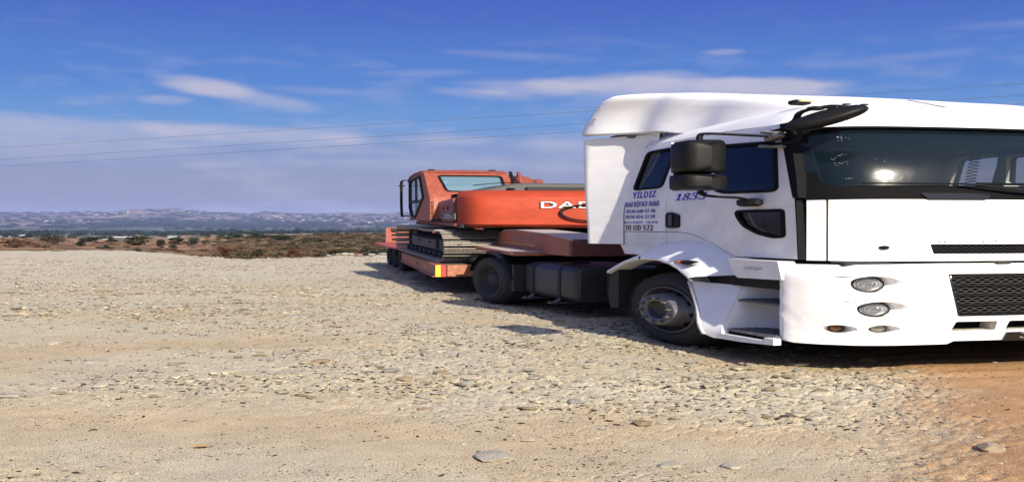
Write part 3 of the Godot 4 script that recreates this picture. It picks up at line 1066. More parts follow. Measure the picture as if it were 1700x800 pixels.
# ------------------------------------------------------------------ wires
func make_wires():
	mat("wire", lin(0.085, 0.085, 0.11), 0.7)
	var rows := [[245.0, 186.5, 139.0, "topmost of the three power lines crossing the sky", 0.0], [265.0, 209.0, 158.0, "middle one of the three power lines crossing the sky", 0.6], [276.0, 222.0, 172.0, "lowest of the three power lines crossing the sky", 1.0]]
	for q in rows:
		var pts := []
		for i in 41:
			var k := lerpf(-0.8, 1.5, i / 40.0)              # 0 at the left edge of view, 1 at the right
			var inv := lerpf(1.0 / 44.0, 1.0 / 25.0, k)
			var d := 1.0 / maxf(inv, 0.006)
			var u := k * 1700.0
			var x := (u - 850.0) / 1815.0 * d
			var v: float = q[0] + (q[1] - q[0]) * k * 1.743 if k < 0.5735 else q[1] + (q[2] - q[1]) * (k - 0.5735) / 0.4265
			v = lerpf(v, q[0] + (q[2] - q[0]) * k, 0.75)
			pts.append(Vector3(x, EYE + (378.0 - v) * d / 641.0, -d))
		var mb := Mesher.new()
		mb.tube(pts, 0.0065, 5, 2.0)
		var o := part("power_line", mb, M("wire"), self)
		tag(o, q[3], "power line", "")


# ------------------------------------------------------------------ stones
func rock_mesh(r: RandomNumberGenerator, w: float, h: float, d: float, fine_ := 1, jag := 0.3) -> Mesher:
	var mb := Mesher.new()
	var t := (1.0 + sqrt(5.0)) / 2.0
	var v := [Vector3(-1, t, 0), Vector3(1, t, 0), Vector3(-1, -t, 0), Vector3(1, -t, 0), Vector3(0, -1, t), Vector3(0, 1, t), Vector3(0, -1, -t), Vector3(0, 1, -t), Vector3(t, 0, -1), Vector3(t, 0, 1), Vector3(-t, 0, -1), Vector3(-t, 0, 1)]
	var f := [[0, 11, 5], [0, 5, 1], [0, 1, 7], [0, 7, 10], [0, 10, 11], [1, 5, 9], [5, 11, 4], [11, 10, 2], [10, 7, 6], [7, 1, 8], [3, 9, 4], [3, 4, 2], [3, 2, 6], [3, 6, 8], [3, 8, 9], [4, 9, 5], [2, 4, 11], [6, 2, 10], [8, 6, 7], [9, 8, 1]]
	for k in fine_:
		var nf := []
		for q in f:
			var ids := []
			for e in 3:
				v.append(((v[q[e]] as Vector3).normalized() + (v[q[(e + 1) % 3]] as Vector3).normalized()).normalized())
				ids.append(v.size() - 1)
			nf.append_array([[q[0], ids[0], ids[2]], [q[1], ids[1], ids[0]], [q[2], ids[2], ids[1]], ids])
		f = nf
	var n := FastNoiseLite.new()
	n.seed = r.randi() % 10000
	n.frequency = 0.9
	var spin := Basis(Vector3(r.randfn(), r.randfn(), r.randfn()).normalized(), r.randf() * TAU)
	# cut by a few random planes for flat broken faces
	var planes := []
	for k in 7: planes.append([Vector3(r.randfn(), r.randfn(), r.randfn()).normalized(), r.randf_range(0.55, 0.9)])
	var p := []
	for q in v:
		var u: Vector3 = spin * (q as Vector3).normalized()
		u *= 1.0 + jag * n.get_noise_3dv(u)
		for pl in planes:
			var over: float = u.dot(pl[0]) - pl[1]
			if over > 0.0: u -= pl[0] * over
		p.append(Vector3(u.x * w * 0.5, u.y * h * 0.5, u.z * d * 0.5))
	for q in f: mb.tri_out(p[q[0]], p[q[1]], p[q[2]], p[q[0]] + p[q[1]] + p[q[2]], -1)
	return mb


func make_stones():
	var stone := mat("pale_stone", lin(0.42, 0.375, 0.29), 0.9, 0.0, "spots", 0.7, Vector3(0.08, 0.08, 0.08), 0.4)
	var brown := mat("brown_stone", lin(0.28, 0.19, 0.115), 0.9, 0.0, "spots", 0.65, Vector3(0.08, 0.08, 0.08), 0.4)
	var greys := mat("grey_stone", lin(0.28, 0.27, 0.245), 0.9, 0.0, "spots", 0.6, Vector3(0.06, 0.06, 0.06), 0.4)
	var r := RandomNumberGenerator.new()
	r.seed = 41
	# x, depth, width, height, deep, material, label
	var rocks := [
		[-0.042, 2.79, 0.112, 0.035, 0.15, stone, "largest flat pale stone, lying alone in the bottom centre foreground"],
		[1.245, 2.84, 0.07, 0.05, 0.09, mat("tan_stone", lin(0.40, 0.30, 0.19), 0.9, 0.0, "spots", 0.7, Vector3(0.08, 0.08, 0.08), 0.4), "rounded pale stone half in orange clay, bottom right"],
		[0.385, 2.68, 0.07, 0.03, 0.08, stone, "pale flat stone at the bottom edge, right of the largest flat stone"],
		[0.54, 2.675, 0.05, 0.03, 0.06, stone, "small pale stone at the bottom edge, second right of the largest flat stone"],
		[-0.228, 4.87, 0.055, 0.05, 0.05, greys, "upright grey stone on the rough patch, below the left shadow tip"],
		[-0.235, 5.22, 0.09, 0.04, 0.08, stone, "white chunk just behind the upright grey stone"],
		[0.208, 3.60, 0.05, 0.045, 0.05, greys, "blocky grey stone in a small pale stone patch, centre right foreground"],
		[0.17, 3.62, 0.05, 0.03, 0.05, stone, "pale chip touching the blocky grey stone's left side"],
		[-1.39, 7.2, 0.22, 0.07, 0.3, stone, "wide pale slab far left of the truck, in the middle distance"],
		[-1.86, 4.85, 0.12, 0.03, 0.12, stone, "thin pale slab in front of the tan wheel track on the left"],
		[1.55, 4.74, 0.085, 0.055, 0.08, brown, "orange brown stone at the edge of the bumper's shadow"],
		[1.17, 4.45, 0.05, 0.035, 0.05, greys, "dark grey stone in front of the bumper, left of the orange clay"],
		[0.676, 4.23, 0.05, 0.035, 0.05, brown, "brown stone on the rough ground in front of the front wheel"],
		[-1.75, 3.80, 0.09, 0.03, 0.08, stone, "pale stone cut by the photo's left edge"],
		[-0.52, 6.3, 0.09, 0.05, 0.08, greys, "grey stone just left of the small shadow tip"],
		[0.93, 3.35, 0.055, 0.03, 0.05, stone, "pale stone on the rough strip before the bottom right clay"],
	]
	for q in rocks:
		var mb := rock_mesh(r, q[2], q[3] * 1.5, q[4], 2, 0.35)
		var o := part("stone", mb, q[5], self)
		tag(o, q[6], "stone", "")
		o.position = Vector3(q[0] * W, (pad_height(q[0], q[1]) + q[3] * 0.22) * T, -q[1] * W)
	# rubble along the pad's rim
	for i in 46:
		var u := r.randf_range(545, 655) if i < 30 else r.randf_range(-20, 545)
		var d := pad_edge((u - 850.0) / 1815.0) + r.randf_range(-0.5, 0.8)
		var x := (u - 850.0) / 1815.0 * d
		var s := r.randf_range(0.06, 0.17) * (1.0 if i < 30 else 0.7)
		var o := part("rubble_stone", rock_mesh(r, s * 1.3, s, s, 1, 0.3), [stone, greys, brown][[1, 0, 1, 2, 1][i % 5]], self)
		tag(o, "broken rubble stone in the heap at the pad's rim left of the trailer" if i < 30 else "scattered rubble stone along the pad's far left rim", "stone", "rubble heap left of the trailer" if i < 30 else "rubble along the far left rim")
		o.position = Vector3(x * W, (pad_height(x, d) + s * 0.12 + (0.05 if i < 30 else 0.0)) * T, -d * W)
	# loose gravel, past counting; near-black flecks imitate the shade in its crevices
	var sorts := [["pale_gravel", "pale broken limestone gravel strewn over the whole pad", lin(0.40, 0.355, 0.265), 40000], ["grey_gravel", "grey limestone chips strewn over the stony patches", lin(0.29, 0.27, 0.225), 16000], ["brown_gravel", "brown earthy clods and chips strewn over the pad", lin(0.24, 0.185, 0.12), 10000], ["shade_flecks", "dark flecks laid in the gravel for the shade in its crevices", lin(0.028, 0.026, 0.024), 52000], ["fine_grit", "fine dark and tan grit peppered over the bare near ground", lin(0.07, 0.058, 0.046), 40000]]
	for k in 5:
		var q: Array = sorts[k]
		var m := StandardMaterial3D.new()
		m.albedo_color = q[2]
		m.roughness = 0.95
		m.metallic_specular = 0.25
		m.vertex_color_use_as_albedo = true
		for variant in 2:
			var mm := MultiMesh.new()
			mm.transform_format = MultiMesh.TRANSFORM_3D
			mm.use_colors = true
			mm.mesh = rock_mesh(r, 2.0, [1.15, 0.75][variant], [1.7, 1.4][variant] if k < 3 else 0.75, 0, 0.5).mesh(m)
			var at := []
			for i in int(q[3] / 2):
				var th := r.randf_range(-0.52, 0.52)
				var rr := 2.2 + 20.0 * pow(r.randf(), 1.35) if k < 4 else 2.2 + 4.5 * pow(r.randf(), 1.2)
				var x := rr * sin(th)
				var d := rr * cos(th)
				if d > pad_edge(x / d): continue
				var st := stony(x, d)
				if k == 4:
					if r.randf() < smoothstep(-0.3, 0.4, n_mid.get_noise_2d(x * 1.5, d * 2.5 + 33.0)) * (1.0 - 0.6 * soil(x, d)): at.append([x, d, 0.0026 * exp(r.randfn() * 0.45)])
					continue
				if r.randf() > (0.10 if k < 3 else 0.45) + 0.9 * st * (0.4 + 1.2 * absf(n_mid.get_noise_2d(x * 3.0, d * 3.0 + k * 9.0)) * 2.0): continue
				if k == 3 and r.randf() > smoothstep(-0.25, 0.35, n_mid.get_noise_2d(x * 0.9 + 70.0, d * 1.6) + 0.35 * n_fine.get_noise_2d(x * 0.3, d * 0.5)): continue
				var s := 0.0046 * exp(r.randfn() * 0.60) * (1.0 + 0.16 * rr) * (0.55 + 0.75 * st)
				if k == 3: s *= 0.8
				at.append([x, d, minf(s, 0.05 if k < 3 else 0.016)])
			mm.instance_count = at.size()
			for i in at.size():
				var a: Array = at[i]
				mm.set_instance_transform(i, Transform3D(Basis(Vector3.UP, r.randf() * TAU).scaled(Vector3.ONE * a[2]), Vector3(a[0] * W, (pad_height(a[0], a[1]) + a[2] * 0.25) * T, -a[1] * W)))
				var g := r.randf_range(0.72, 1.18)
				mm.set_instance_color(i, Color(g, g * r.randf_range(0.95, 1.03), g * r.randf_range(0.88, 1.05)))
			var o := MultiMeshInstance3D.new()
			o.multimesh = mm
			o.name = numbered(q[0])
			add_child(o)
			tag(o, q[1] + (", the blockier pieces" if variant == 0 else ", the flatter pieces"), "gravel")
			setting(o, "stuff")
	# a yellow leaf
	var lf := Mesher.new()
	var rows := []
	for i in 7:
		var t := i / 6.0
		var w := 0.014 * sin(PI * pow(t, 0.8)) + 0.0005
		rows.append([Vector3(lerpf(-0.024, 0.024, t), 0.004 + 0.006 * t, -w), Vector3(lerpf(-0.024, 0.024, t), 0.001 + 0.004 * t, 0), Vector3(lerpf(-0.024, 0.024, t), 0.006 + 0.002 * t, w)])
	lf.grid(rows)
	lf.tube([Vector3(-0.038, 0.006, 0.003), Vector3(-0.022, 0.002, 0)], 0.0012, 5)
	var leaf := part("fallen_leaf", lf, mat("yellow_leaf", lin(0.45, 0.27, 0.03), 0.7), self)
	tag(leaf, "small yellow fallen leaf on the bare ground, bottom left", "leaf")
	leaf.position = Vector3(-0.835 * W, (pad_height(-0.835, 2.93) + 0.012) * T, -2.93 * W)


# ------------------------------------------------------------------ the tractor unit
# plan curve of the front, measured along it from the left corner
class Front:
	const MIDB := 1.19
	var bs := PackedFloat32Array()
	var as_ := PackedFloat32Array()
	var ss := PackedFloat32Array()
	var length := 0.0
	func _init(nose: float, bow: float, corner: float, half: float):
		for i in 601:
			var k := i / 600.0
			var e := 0.5 - 0.5 * cos(PI * k)                 # finer near the corners
			var b := MIDB - half + 2.0 * half * (e * 0.6 + k * 0.4)
			var x := (MIDB - b) / half
			bs.append(b)
			as_.append(nose + bow * x * x + corner * pow(absf(x), 10.0))
			if i == 0: ss.append(0.0)
			else: ss.append(ss[i - 1] + Vector2(bs[i] - bs[i - 1], as_[i] - as_[i - 1]).length())
		length = ss[600]
	func at(s: float) -> Vector2:                           # (a, b)
		if s <= 0.0: return Vector2(as_[0] - s, bs[0])
		if s >= length: return Vector2(as_[600] + s - length, bs[600])
		var lo := 0
		var hi := 600
		while hi - lo > 1:
			var m := (lo + hi) / 2
			if ss[m] <= s: lo = m
			else: hi = m
		var t := (s - ss[lo]) / maxf(ss[hi] - ss[lo], 1e-6)
		return Vector2(lerpf(as_[lo], as_[hi], t), lerpf(bs[lo], bs[hi], t))
	func along(b: float) -> float:
		for i in 600:
			if bs[i + 1] >= b: return lerpf(ss[i], ss[i + 1], (b - bs[i]) / maxf(bs[i + 1] - bs[i], 1e-6))
		return length
	func normal(s: float) -> Vector2:                       # pointing out, (a, b)
		var d := at(s + 0.01) - at(s - 0.01)
		return Vector2(-d.y, d.x).normalized()


var bumper_curve: Front
var cab_curve: Front


func cab_front(s: float, y: float, inset := 0.0) -> Vector3:
	var p := cab_curve.at(s)
	var n := cab_curve.normal(s)
	p -= n * inset
	var up := maxf(y - 2.0, 0.0)
	var k := 1.0 - 0.045 * up / 0.9
	return V(p.x + up * 0.19 + 0.9 * pow(maxf(y - 2.84, 0.0), 1.6), MID + (p.y - MID) * k, y)


func bumper_at(s: float, y: float, inset := 0.0) -> Vector3:
	var p := bumper_curve.at(s)
	if inset < 0.03: inset += 0.004 * (n_fine.get_noise_2d(s * 2.2, y * 1.6) + 0.6 * n_mid.get_noise_2d(s * 8.0, y * 5.0)) * smoothstep(0.30, 0.08, s) * smoothstep(1.15, 0.5, y)   # scuffed, dented corner
	p -= bumper_curve.normal(s) * inset
	var ends := smoothstep(0.0, 0.30, minf(s, bumper_curve.length - s))
	var lean := ends * 0.05 * smoothstep(0.75, 0.3, y) + 0.07 * smoothstep(1.12, 1.29, y)      # rounded off below and at the top edge
	return V(p.x + lean, p.y + lean * 0.4 * (1.0 if p.y < MID else -1.0), y)


func side_b(y: float) -> float:                           # inset of the cab's side with height
	var b := 0.10 + 0.022 * smoothstep(1.3, 1.9, y) * smoothstep(2.6, 1.9, y) * 0.0
	if y > 2.05: b += (y - 2.05) * 0.055
	if y > 2.9: b += 0.9 * pow(y - 2.9, 1.7)
	return b


func cab_side(p: Vector2, inset := 0.0) -> Vector3:
	return V(p.x, side_b(p.y) + inset, p.y)


func mirrored(v: Vector3) -> Vector3:
	return Vector3(WIDTH - v.x, v.y, v.z)


func make_tractor():
	bumper_curve = Front.new(-1.40, 0.10, 0.27, 1.16)
	cab_curve = Front.new(-1.30, 0.10, 0.18, 1.06)
	var at := Vector3(0.785 * W, 0, -5.46 * W)
	var o := thing("tractor_truck", "white tractor truck with black mirrors, blue lettering and dark fuel tank", "truck", at, atan2(0.29482567, 0.95555106))
	cab_shell(o)
	cab_glazing(o)
	cab_roof(o)
	cab_lettering(o)
	cab_inside(o)
	bumper(o)
	step_and_fender(o, false)
	step_and_fender(o, true)
	mirrors(o)
	chassis(o)
	for w in [[0.02, 0.0, -1.0], [0.02, WIDTH, 1.0]]: wheel(o, w[0], w[1], w[2], false)
	for w in [[3.30, 0.0, -1.0], [3.30, WIDTH, 1.0]]: wheel(o, w[0], w[1], w[2], true)


func side_pair(o: Node3D, called: String, outline: PackedVector2Array, holes: Array, inset: float, thick: float, m: Material, label := "", cell := Vector2(0.12, 0.1)):
	for right in 2:
		var f := func(p): return mirrored(cab_side(p, inset)) if right else cab_side(p, inset)
		var g := func(p): return mirrored(cab_side(p, inset + thick)) if right else cab_side(p, inset + thick)
		var mb := Mesher.new()
		mb.sheet(outline, holes, f, g, cell)
		part(called, mb, m, o, label if not right else "")


func quarter_window() -> PackedVector2Array:
	return rounded(poly([0.575, 2.85, 0.205, 2.862, 0.325, 2.275, 0.70, 2.27]), 0.06)


func door_window() -> PackedVector2Array:
	return rounded(poly([0.155, 2.83, -0.785, 2.73, -0.855, 2.115, -0.36, 2.13, -0.25, 2.205, 0.205, 2.225]), 0.06)


func kerb_window() -> PackedVector2Array:
	return rounded(poly([-0.50, 1.885, -0.91, 1.885, -0.92, 1.56, -0.83, 1.55, -0.69, 1.60, -0.575, 1.69, -0.515, 1.80]), 0.035)


func cab_shell(o: Node3D):
	var qw := quarter_window()
	var dw := door_window()
	var kw := kerb_window()
	var quarter := poly([0.60, 2.965, 0.69, 2.70, 0.775, 2.43, 0.845, 2.20, 0.89, 2.0, 0.905, 1.80, 0.905, 1.612, 0.247, 1.612, 0.247, 2.0, 0.236, 2.25, 0.19, 2.55, 0.15, 2.965])
	side_pair(o, "quarter_panel", quarter, [qw], 0.0, 0.045, M("white_panel"))
	var lower := poly([0.905, 1.602, 0.895, 1.5, 0.862, 1.40, 0.80, 1.25, 0.55, 1.25, 0.38, 1.36, 0.247, 1.43, 0.247, 1.602])
	side_pair(o, "lower_quarter_panel", lower, [], 0.002, 0.045, M("white_panel"))
	var door := poly([0.239, 1.612, 0.239, 2.0, 0.228, 2.25, 0.182, 2.55, 0.142, 2.962, -0.30, 2.962, -0.825, 2.94, -0.88, 2.62, -0.95, 2.25, -0.995, 2.02, -1.008, 1.7, -1.02, 1.30, -0.485, 1.30, -0.44, 1.332, -0.35, 1.405, -0.255, 1.472, -0.16, 1.53, -0.07, 1.575, 0.02, 1.602, 0.11, 1.612])
	side_pair(o, "door", door, [dw, kw], 0.0, 0.045, M("white_panel"))
	var arch := poly([0.239, 1.604, 0.11, 1.603, 0.02, 1.593, -0.07, 1.566, -0.16, 1.521, -0.255, 1.463, -0.35, 1.396, -0.44, 1.324, -0.485, 1.29, -0.62, 1.29, -0.62, 1.20, -0.44, 1.25, -0.25, 1.36, 0.0, 1.42, 0.239, 1.42])
	side_pair(o, "arch_panel", arch, [], 0.002, 0.045, M("white_panel"))
	# trim behind the joints, and the rubber round the panes
	var liner := poly([0.62, 2.94, 0.86, 2.05, 0.885, 1.42, 0.25, 1.44, -0.25, 1.36, -0.98, 1.32, -0.97, 2.05, -0.80, 2.92])
	side_pair(o, "inner_trim", liner, [shrink(qw, -0.035), shrink(dw, -0.035), shrink(kw, -0.02)], 0.05, 0.03, M("interior"), "", Vector2(0.3, 0.2))
	for w in [[qw, "window_seal"], [dw, "window_seal"], [kw, "window_seal"]]:
		side_pair(o, w[1], shrink(w[0], -0.012), [shrink(w[0], 0.022)], -0.004, 0.02, M("rubber_seal"))
	# black trim along the front edge of the door, up the windscreen pillar
	side_pair(o, "pillar_trim", poly([-0.795, 2.945, -0.94, 2.25, -0.988, 2.02, -1.03, 2.02, -1.0, 2.25, -0.875, 2.945]), [], -0.004, 0.05, M("rubber_seal"))
	side_pair(o, "corner_seal", poly([-0.996, 2.02, -1.009, 1.7, -1.021, 1.295, -1.027, 1.295, -1.018, 1.7, -1.006, 2.02]), [], 0.0, 0.045, M("rubber_seal"))
	# door handle recess
	var h := rounded(poly([0.236, 1.86, 0.215, 1.895, 0.16, 1.895, 0.075, 1.85, 0.075, 1.69, 0.10, 1.665, 0.215, 1.665, 0.236, 1.69]), 0.02)
	side_pair(o, "door_handle", h, [], -0.010, 0.012, M("black_plastic"))
	for right in 2:
		var mb := Mesher.new()
		var p := V(0.165, 0.088, 1.78)
		mb.box(mirrored(p) if right else p, Vector3(0.006, 0.085, 0.02), 0.004)
		part("door_handle", mb, M("black_gloss"), o)
	# ribs on the lower quarter panel
	for right in 2:
		for k in 4:
			var mb := Mesher.new()
			var p := V(0.56, side_b(1.5) - 0.001, 1.56 - 0.055 * k)
			mb.box(mirrored(p) if right else p, Vector3(0.003, 0.006, 0.29), 0.002)
			part("rib", mb, M("white_panel"), o)
	# side air deflectors behind the cab, flaring out rearwards
	for right in 2:
		var rows := []
		var back := []
		for i in 15:
			var k := i / 14.0
			var row := []
			var brow := []
			for j in 15:
				var y := lerpf(1.405, 3.155, j / 14.0)
				var a0 := lerpf(0.80, 0.50, smoothstep(1.9, 3.15, y))
				var a1 := lerpf(1.105, 1.165, smoothstep(1.4, 3.1, y))
				var a := lerpf(a0, a1, k)
				var b0 := side_b(minf(y, 2.9)) + 0.035
				var b := lerpf(b0, -0.03, pow(clampf((a - 0.66) / 0.46, 0.0, 1.0), 1.15))
				if k > 0.93: b += 0.02
				var p := V(a, b, y)
				var q := V(a, b + 0.03, y)
				row.append(mirrored(p) if right else p)
				brow.append(mirrored(q) if right else q)
			rows.append(row)
			back.append(brow)
		var mb := Mesher.new()
		mb.grid(rows)
		mb.grid(back, false, 1)
		for j in 14:
			mb.quad(rows[14][j], rows[14][j + 1], back[14][j + 1], back[14][j])
			mb.quad(rows[j][14], rows[j + 1][14], back[j + 1][14], back[j][14])
			mb.quad(rows[j][0], rows[j + 1][0], back[j + 1][0], back[j][0])
		part("side_deflector", mb, M("white_paint"), o, "white side collar flaring out behind the cab" if not right else "")
	# rear wall and floor of the cab
	var mb := Mesher.new()
	var wall := []
	var lining := []
	for q in [[0.605, 2.975], [0.70, 2.69], [0.785, 2.42], [0.855, 2.18], [0.90, 1.95], [0.91, 1.40]]:
		wall.append([V(q[0] + 0.015, 0.16, q[1]), V(q[0] + 0.015, WIDTH - 0.16, q[1])])
		lining.append([V(q[0] - 0.015, 0.16, q[1]), V(q[0] - 0.015, WIDTH - 0.16, q[1])])
	mb.grid(wall, false, -1)
	part("rear_wall", mb, M("white_plastic"), o)
	mb = Mesher.new()
	mb.grid(lining, false, -1)
	part("rear_lining", mb, M("interior"), o)
	mb = Mesher.new()
	mb.box(V(-0.2, MID, 1.42), Vector3(1.08, 0.03, 0.82), 0.01)
	part("cab_floor", mb, M("interior"), o)
	# front flap and corner panels
	var flap := poly([FLAP0, 1.288, FLAP0, 1.995, cab_curve.length - FLAP0, 1.995, cab_curve.length - FLAP0, 1.288])
	var g0: float = cab_curve.along(0.560)
	var g1: float = cab_curve.length - g0
	var grille := rounded(poly([g0, 1.482, g1, 1.482, g1 - 0.015, 1.368, g0 + 0.015, 1.368]), 0.012)
	var eye_s: float = cab_curve.along(0.368)
	var ff := func(p): return cab_front(p.x, p.y)
	var fg := func(p): return cab_front(p.x, p.y, 0.03)
	mb = Mesher.new()
	mb.sheet(flap, [grille, ellipse(eye_s, 1.443, 0.024, 0.020, 16)], ff, fg, Vector2(0.05, 0.12))
	var fl := part("front_flap", mb, M("white_paint"), o)
	mb = Mesher.new()
	mb.lathe([[0.0, 0.01], [0.017, 0.012], [0.022, 0.02], [0.026, 0.0]], cab_front(eye_s, 1.443, 0.012), V(-1, 0, 0).normalized(), 16)
	part("flap_lock", mb, M("black_plastic"), fl)
	for q in [[0.60, 1.505], [0.625, 1.508], [0.80, 1.507], [0.86, 1.52]]:
		mb = Mesher.new()
		mb.lathe([[0.006, -0.002], [0.005, 0.003], [0.0, 0.004]], cab_front(cab_curve.along(q[0]), q[1], 0.0), V(-1, 0, 0), 8)
		part("flap_rivet", mb, M("black_plastic"), fl)
	mb = Mesher.new()
	mb.sheet(poly([g0 - 0.02, 1.50, g1 + 0.02, 1.50, g1 + 0.02, 1.35, g0 - 0.02, 1.35]), [], func(p): return cab_front(p.x, p.y, 0.05), func(p): return cab_front(p.x, p.y, 0.06), Vector2(0.1, 0.2))
	honeycomb(mb, g0, g1, 1.368, 1.482, 0.034, 0.022, func(s, y, i): return cab_front(s, y, i))
	part("upper_grille", mb, M("black_gloss"), o)
	for right in 2:
		var s0 := 0.012
		var s1 := FLAP0 - 0.012
		if right:
			s0 = cab_curve.length - FLAP0 + 0.012
			s1 = cab_curve.length - 0.012
		mb = Mesher.new()
		mb.sheet(poly([s0, 1.288, s0, 1.995, s1, 1.995, s1, 1.288]), [], ff, fg, Vector2(0.03, 0.12))
		part("corner_panel", mb, M("white_paint"), o)
	mb = Mesher.new()                                        # dark structure behind the joints
	mb.sheet(poly([-0.02, 1.20, -0.02, 2.0, cab_curve.length + 0.02, 2.0, cab_curve.length + 0.02, 1.20]), [], func(p): return cab_front(p.x, p.y, 0.07), func(p): return cab_front(p.x, p.y, 0.10), Vector2(0.1, 0.3))
	part("front_bulkhead", mb, M("chassis"), o)
	# cowl handle
	mb = Mesher.new()
	var hs0: float = cab_curve.along(0.514)
	var hs1: float = cab_curve.along(0.834)
	mb.sheet(rounded(poly([hs0, 2.068, hs1, 2.068, hs1 - 0.02, 2.0, hs0 + 0.03, 2.0]), 0.02), [], func(p): return cab_front(p.x, p.y, -0.014), func(p): return cab_front(p.x, p.y, 0.0), Vector2(0.05, 0.1))
	part("cowl_handle", mb, M("black_gloss"), o)


const FLAP0 := 0.106


# hexagon-like net of thin ribs between s0..s1 and y0..y1
func honeycomb(mb: Mesher, s0: float, s1: float, y0: float, y1: float, ds: float, dy: float, f: Callable, x := 0.0):
	var ny := ceili((y1 - y0) / dy)
	for j in ny:
		var y := y0 + (j + 0.5) * (y1 - y0) / ny
		var n := ceili((s1 - s0) / ds)
		for i in n:
			var s := lerpf(s0, s1, (i + 0.5 * (j % 2)) / n)
			var e := minf(s + ds * 0.5, s1)
			var e2 := minf(s + ds, s1)
			var t := 0.0035
			var h := (y1 - y0) / ny * 0.5
			for q in [[s, y - h * 0.9, e, y + h * 0.1], [e, y + h * 0.1, e2, y - h * 0.9]]:
				mb.quad(f.call(q[0], q[1] - t, 0.012), f.call(q[2], q[3] - t, 0.012), f.call(q[2], q[3] + t, 0.012), f.call(q[0], q[1] + t, 0.012))
				mb.quad(f.call(q[0], q[1] + t, 0.012), f.call(q[2], q[3] + t, 0.012), f.call(q[2], q[3] + t, 0.035), f.call(q[0], q[1] + t, 0.035))
			if e2 < s1 - 1e-4 or true:
				mb.quad(f.call(e - 0.002, y, 0.013), f.call(e + 0.002, y, 0.013), f.call(e + 0.002, y + h * 1.1, 0.013), f.call(e - 0.002, y + h * 1.1, 0.013))


func glass_at(s: float, y: float) -> Vector3:
	return cab_front(s, y, 0.016 - 0.034 * sin(PI * (y - 2.13) / 0.71))


func cab_glazing(o: Node3D):
	var len_: float = cab_curve.length
	var all := poly([0.006, 2.0, 0.006, 2.872, len_ - 0.006, 2.872, len_ - 0.006, 2.0])
	var g0 := 0.088
	var pane := rounded(poly([g0, 2.155, g0 - 0.03, 2.848, len_ - g0 + 0.03, 2.848, len_ - g0, 2.155]), 0.09, 6)
	var ff := func(p): return cab_front(p.x, p.y, -0.004)
	var fg := func(p): return cab_front(p.x, p.y, 0.03)
	var mb := Mesher.new()
	mb.sheet(all, [pane], ff, fg, Vector2(0.05, 0.1))
	part("windscreen_surround", mb, M("surround_black"), o)
	mb = Mesher.new()
	for i in 1:
		var rows := []
		for j in 15:
			var row := []
			for k in 81:
				row.append(cab_front(lerpf(g0 - 0.055, len_ - g0 + 0.055, k / 80.0), lerpf(2.13, 2.865, j / 14.0), 0.020 - 0.034 * sin(PI * j / 14.0)))
			rows.append(row)
		mb.grid(rows)
	var ws := part("windscreen", mb, M("windscreen_glass"), o)
	# dirt and insect marks on the glass
	var r := RandomNumberGenerator.new()
	r.seed = 9
	mb = Mesher.new()
	var spots := [[0.235, 2.74, 0.012, 0.030], [0.245, 2.70, 0.007, 0.012], [0.27, 2.73, 0.012, 0.006], [0.235, 2.52, 0.012, 0.010], [0.205, 2.47, 0.008, 0.014], [0.225, 2.42, 0.016, 0.008], [0.25, 2.43, 0.008, 0.012], [0.215, 2.40, 0.006, 0.008], [0.40, 2.44, 0.009, 0.007], [0.37, 2.46, 0.008, 0.006], [0.58, 2.40, 0.010, 0.004], [0.25, 2.245, 0.014, 0.012]]
	for q in spots:
		for k in 3:
			var c := Vector2(q[0] + r.randfn() * 0.008, q[1] + r.randfn() * 0.008)
			var ring := []
			for e in 7: ring.append(c + Vector2(cos(TAU * e / 7.0) * q[2], sin(TAU * e / 7.0) * q[3]) * r.randf_range(0.15, 0.5))
			for e in 7: mb.tri(glass_at(c.x - 0.045, c.y), glass_at(ring[e].x - 0.045, ring[e].y), glass_at(ring[(e + 1) % 7].x - 0.045, ring[(e + 1) % 7].y), -1)
	part("insect_splashes", mb, mat("splash", lin(0.12, 0.135, 0.14), 0.8), ws)
	# side panes
	for w in [[quarter_window(), "quarter_window"], [door_window(), "door_window"], [kerb_window(), "kerb_window"]]:
		side_pair(o, w[1], shrink(w[0], -0.005), [], 0.012, 0.004, M("side_glass"), "", Vector2(2, 2))
	# door window channel between seal and body
	# wipers
	for w in [[0.30, 1.02, 2.168, 2.10, 1.20, 2.055], [0.78, 1.62, 2.175, 2.07, 1.66, 2.05], [1.45, 2.25, 2.17, 2.10, 2.20, 2.05]]:
		mb = Mesher.new()
		var pts := []
		for i in 9: pts.append(cab_front(cab_curve.along(lerpf(w[0], w[1], i / 8.0)), lerpf(w[2] + 0.012, w[2] + 0.002, i / 8.0), -0.02))
		mb.tube(pts, 0.009, 6)
		var wp := part("wiper", mb, M("rubber_seal"), o)
		mb = Mesher.new()
		pts = []
		for i in 7: pts.append(cab_front(cab_curve.along(lerpf(w[0] * 0.45 + w[1] * 0.55, w[4], i / 6.0)), lerpf(w[2] + 0.01, w[5], i / 6.0), -0.035 - 0.012 * sin(PI * i / 6.0)))
		mb.tube(pts, [0.008, 0.010, 0.012, 0.014, 0.016, 0.019, 0.022], 6)
		part("wiper_arm", mb, M("black_plastic"), wp)


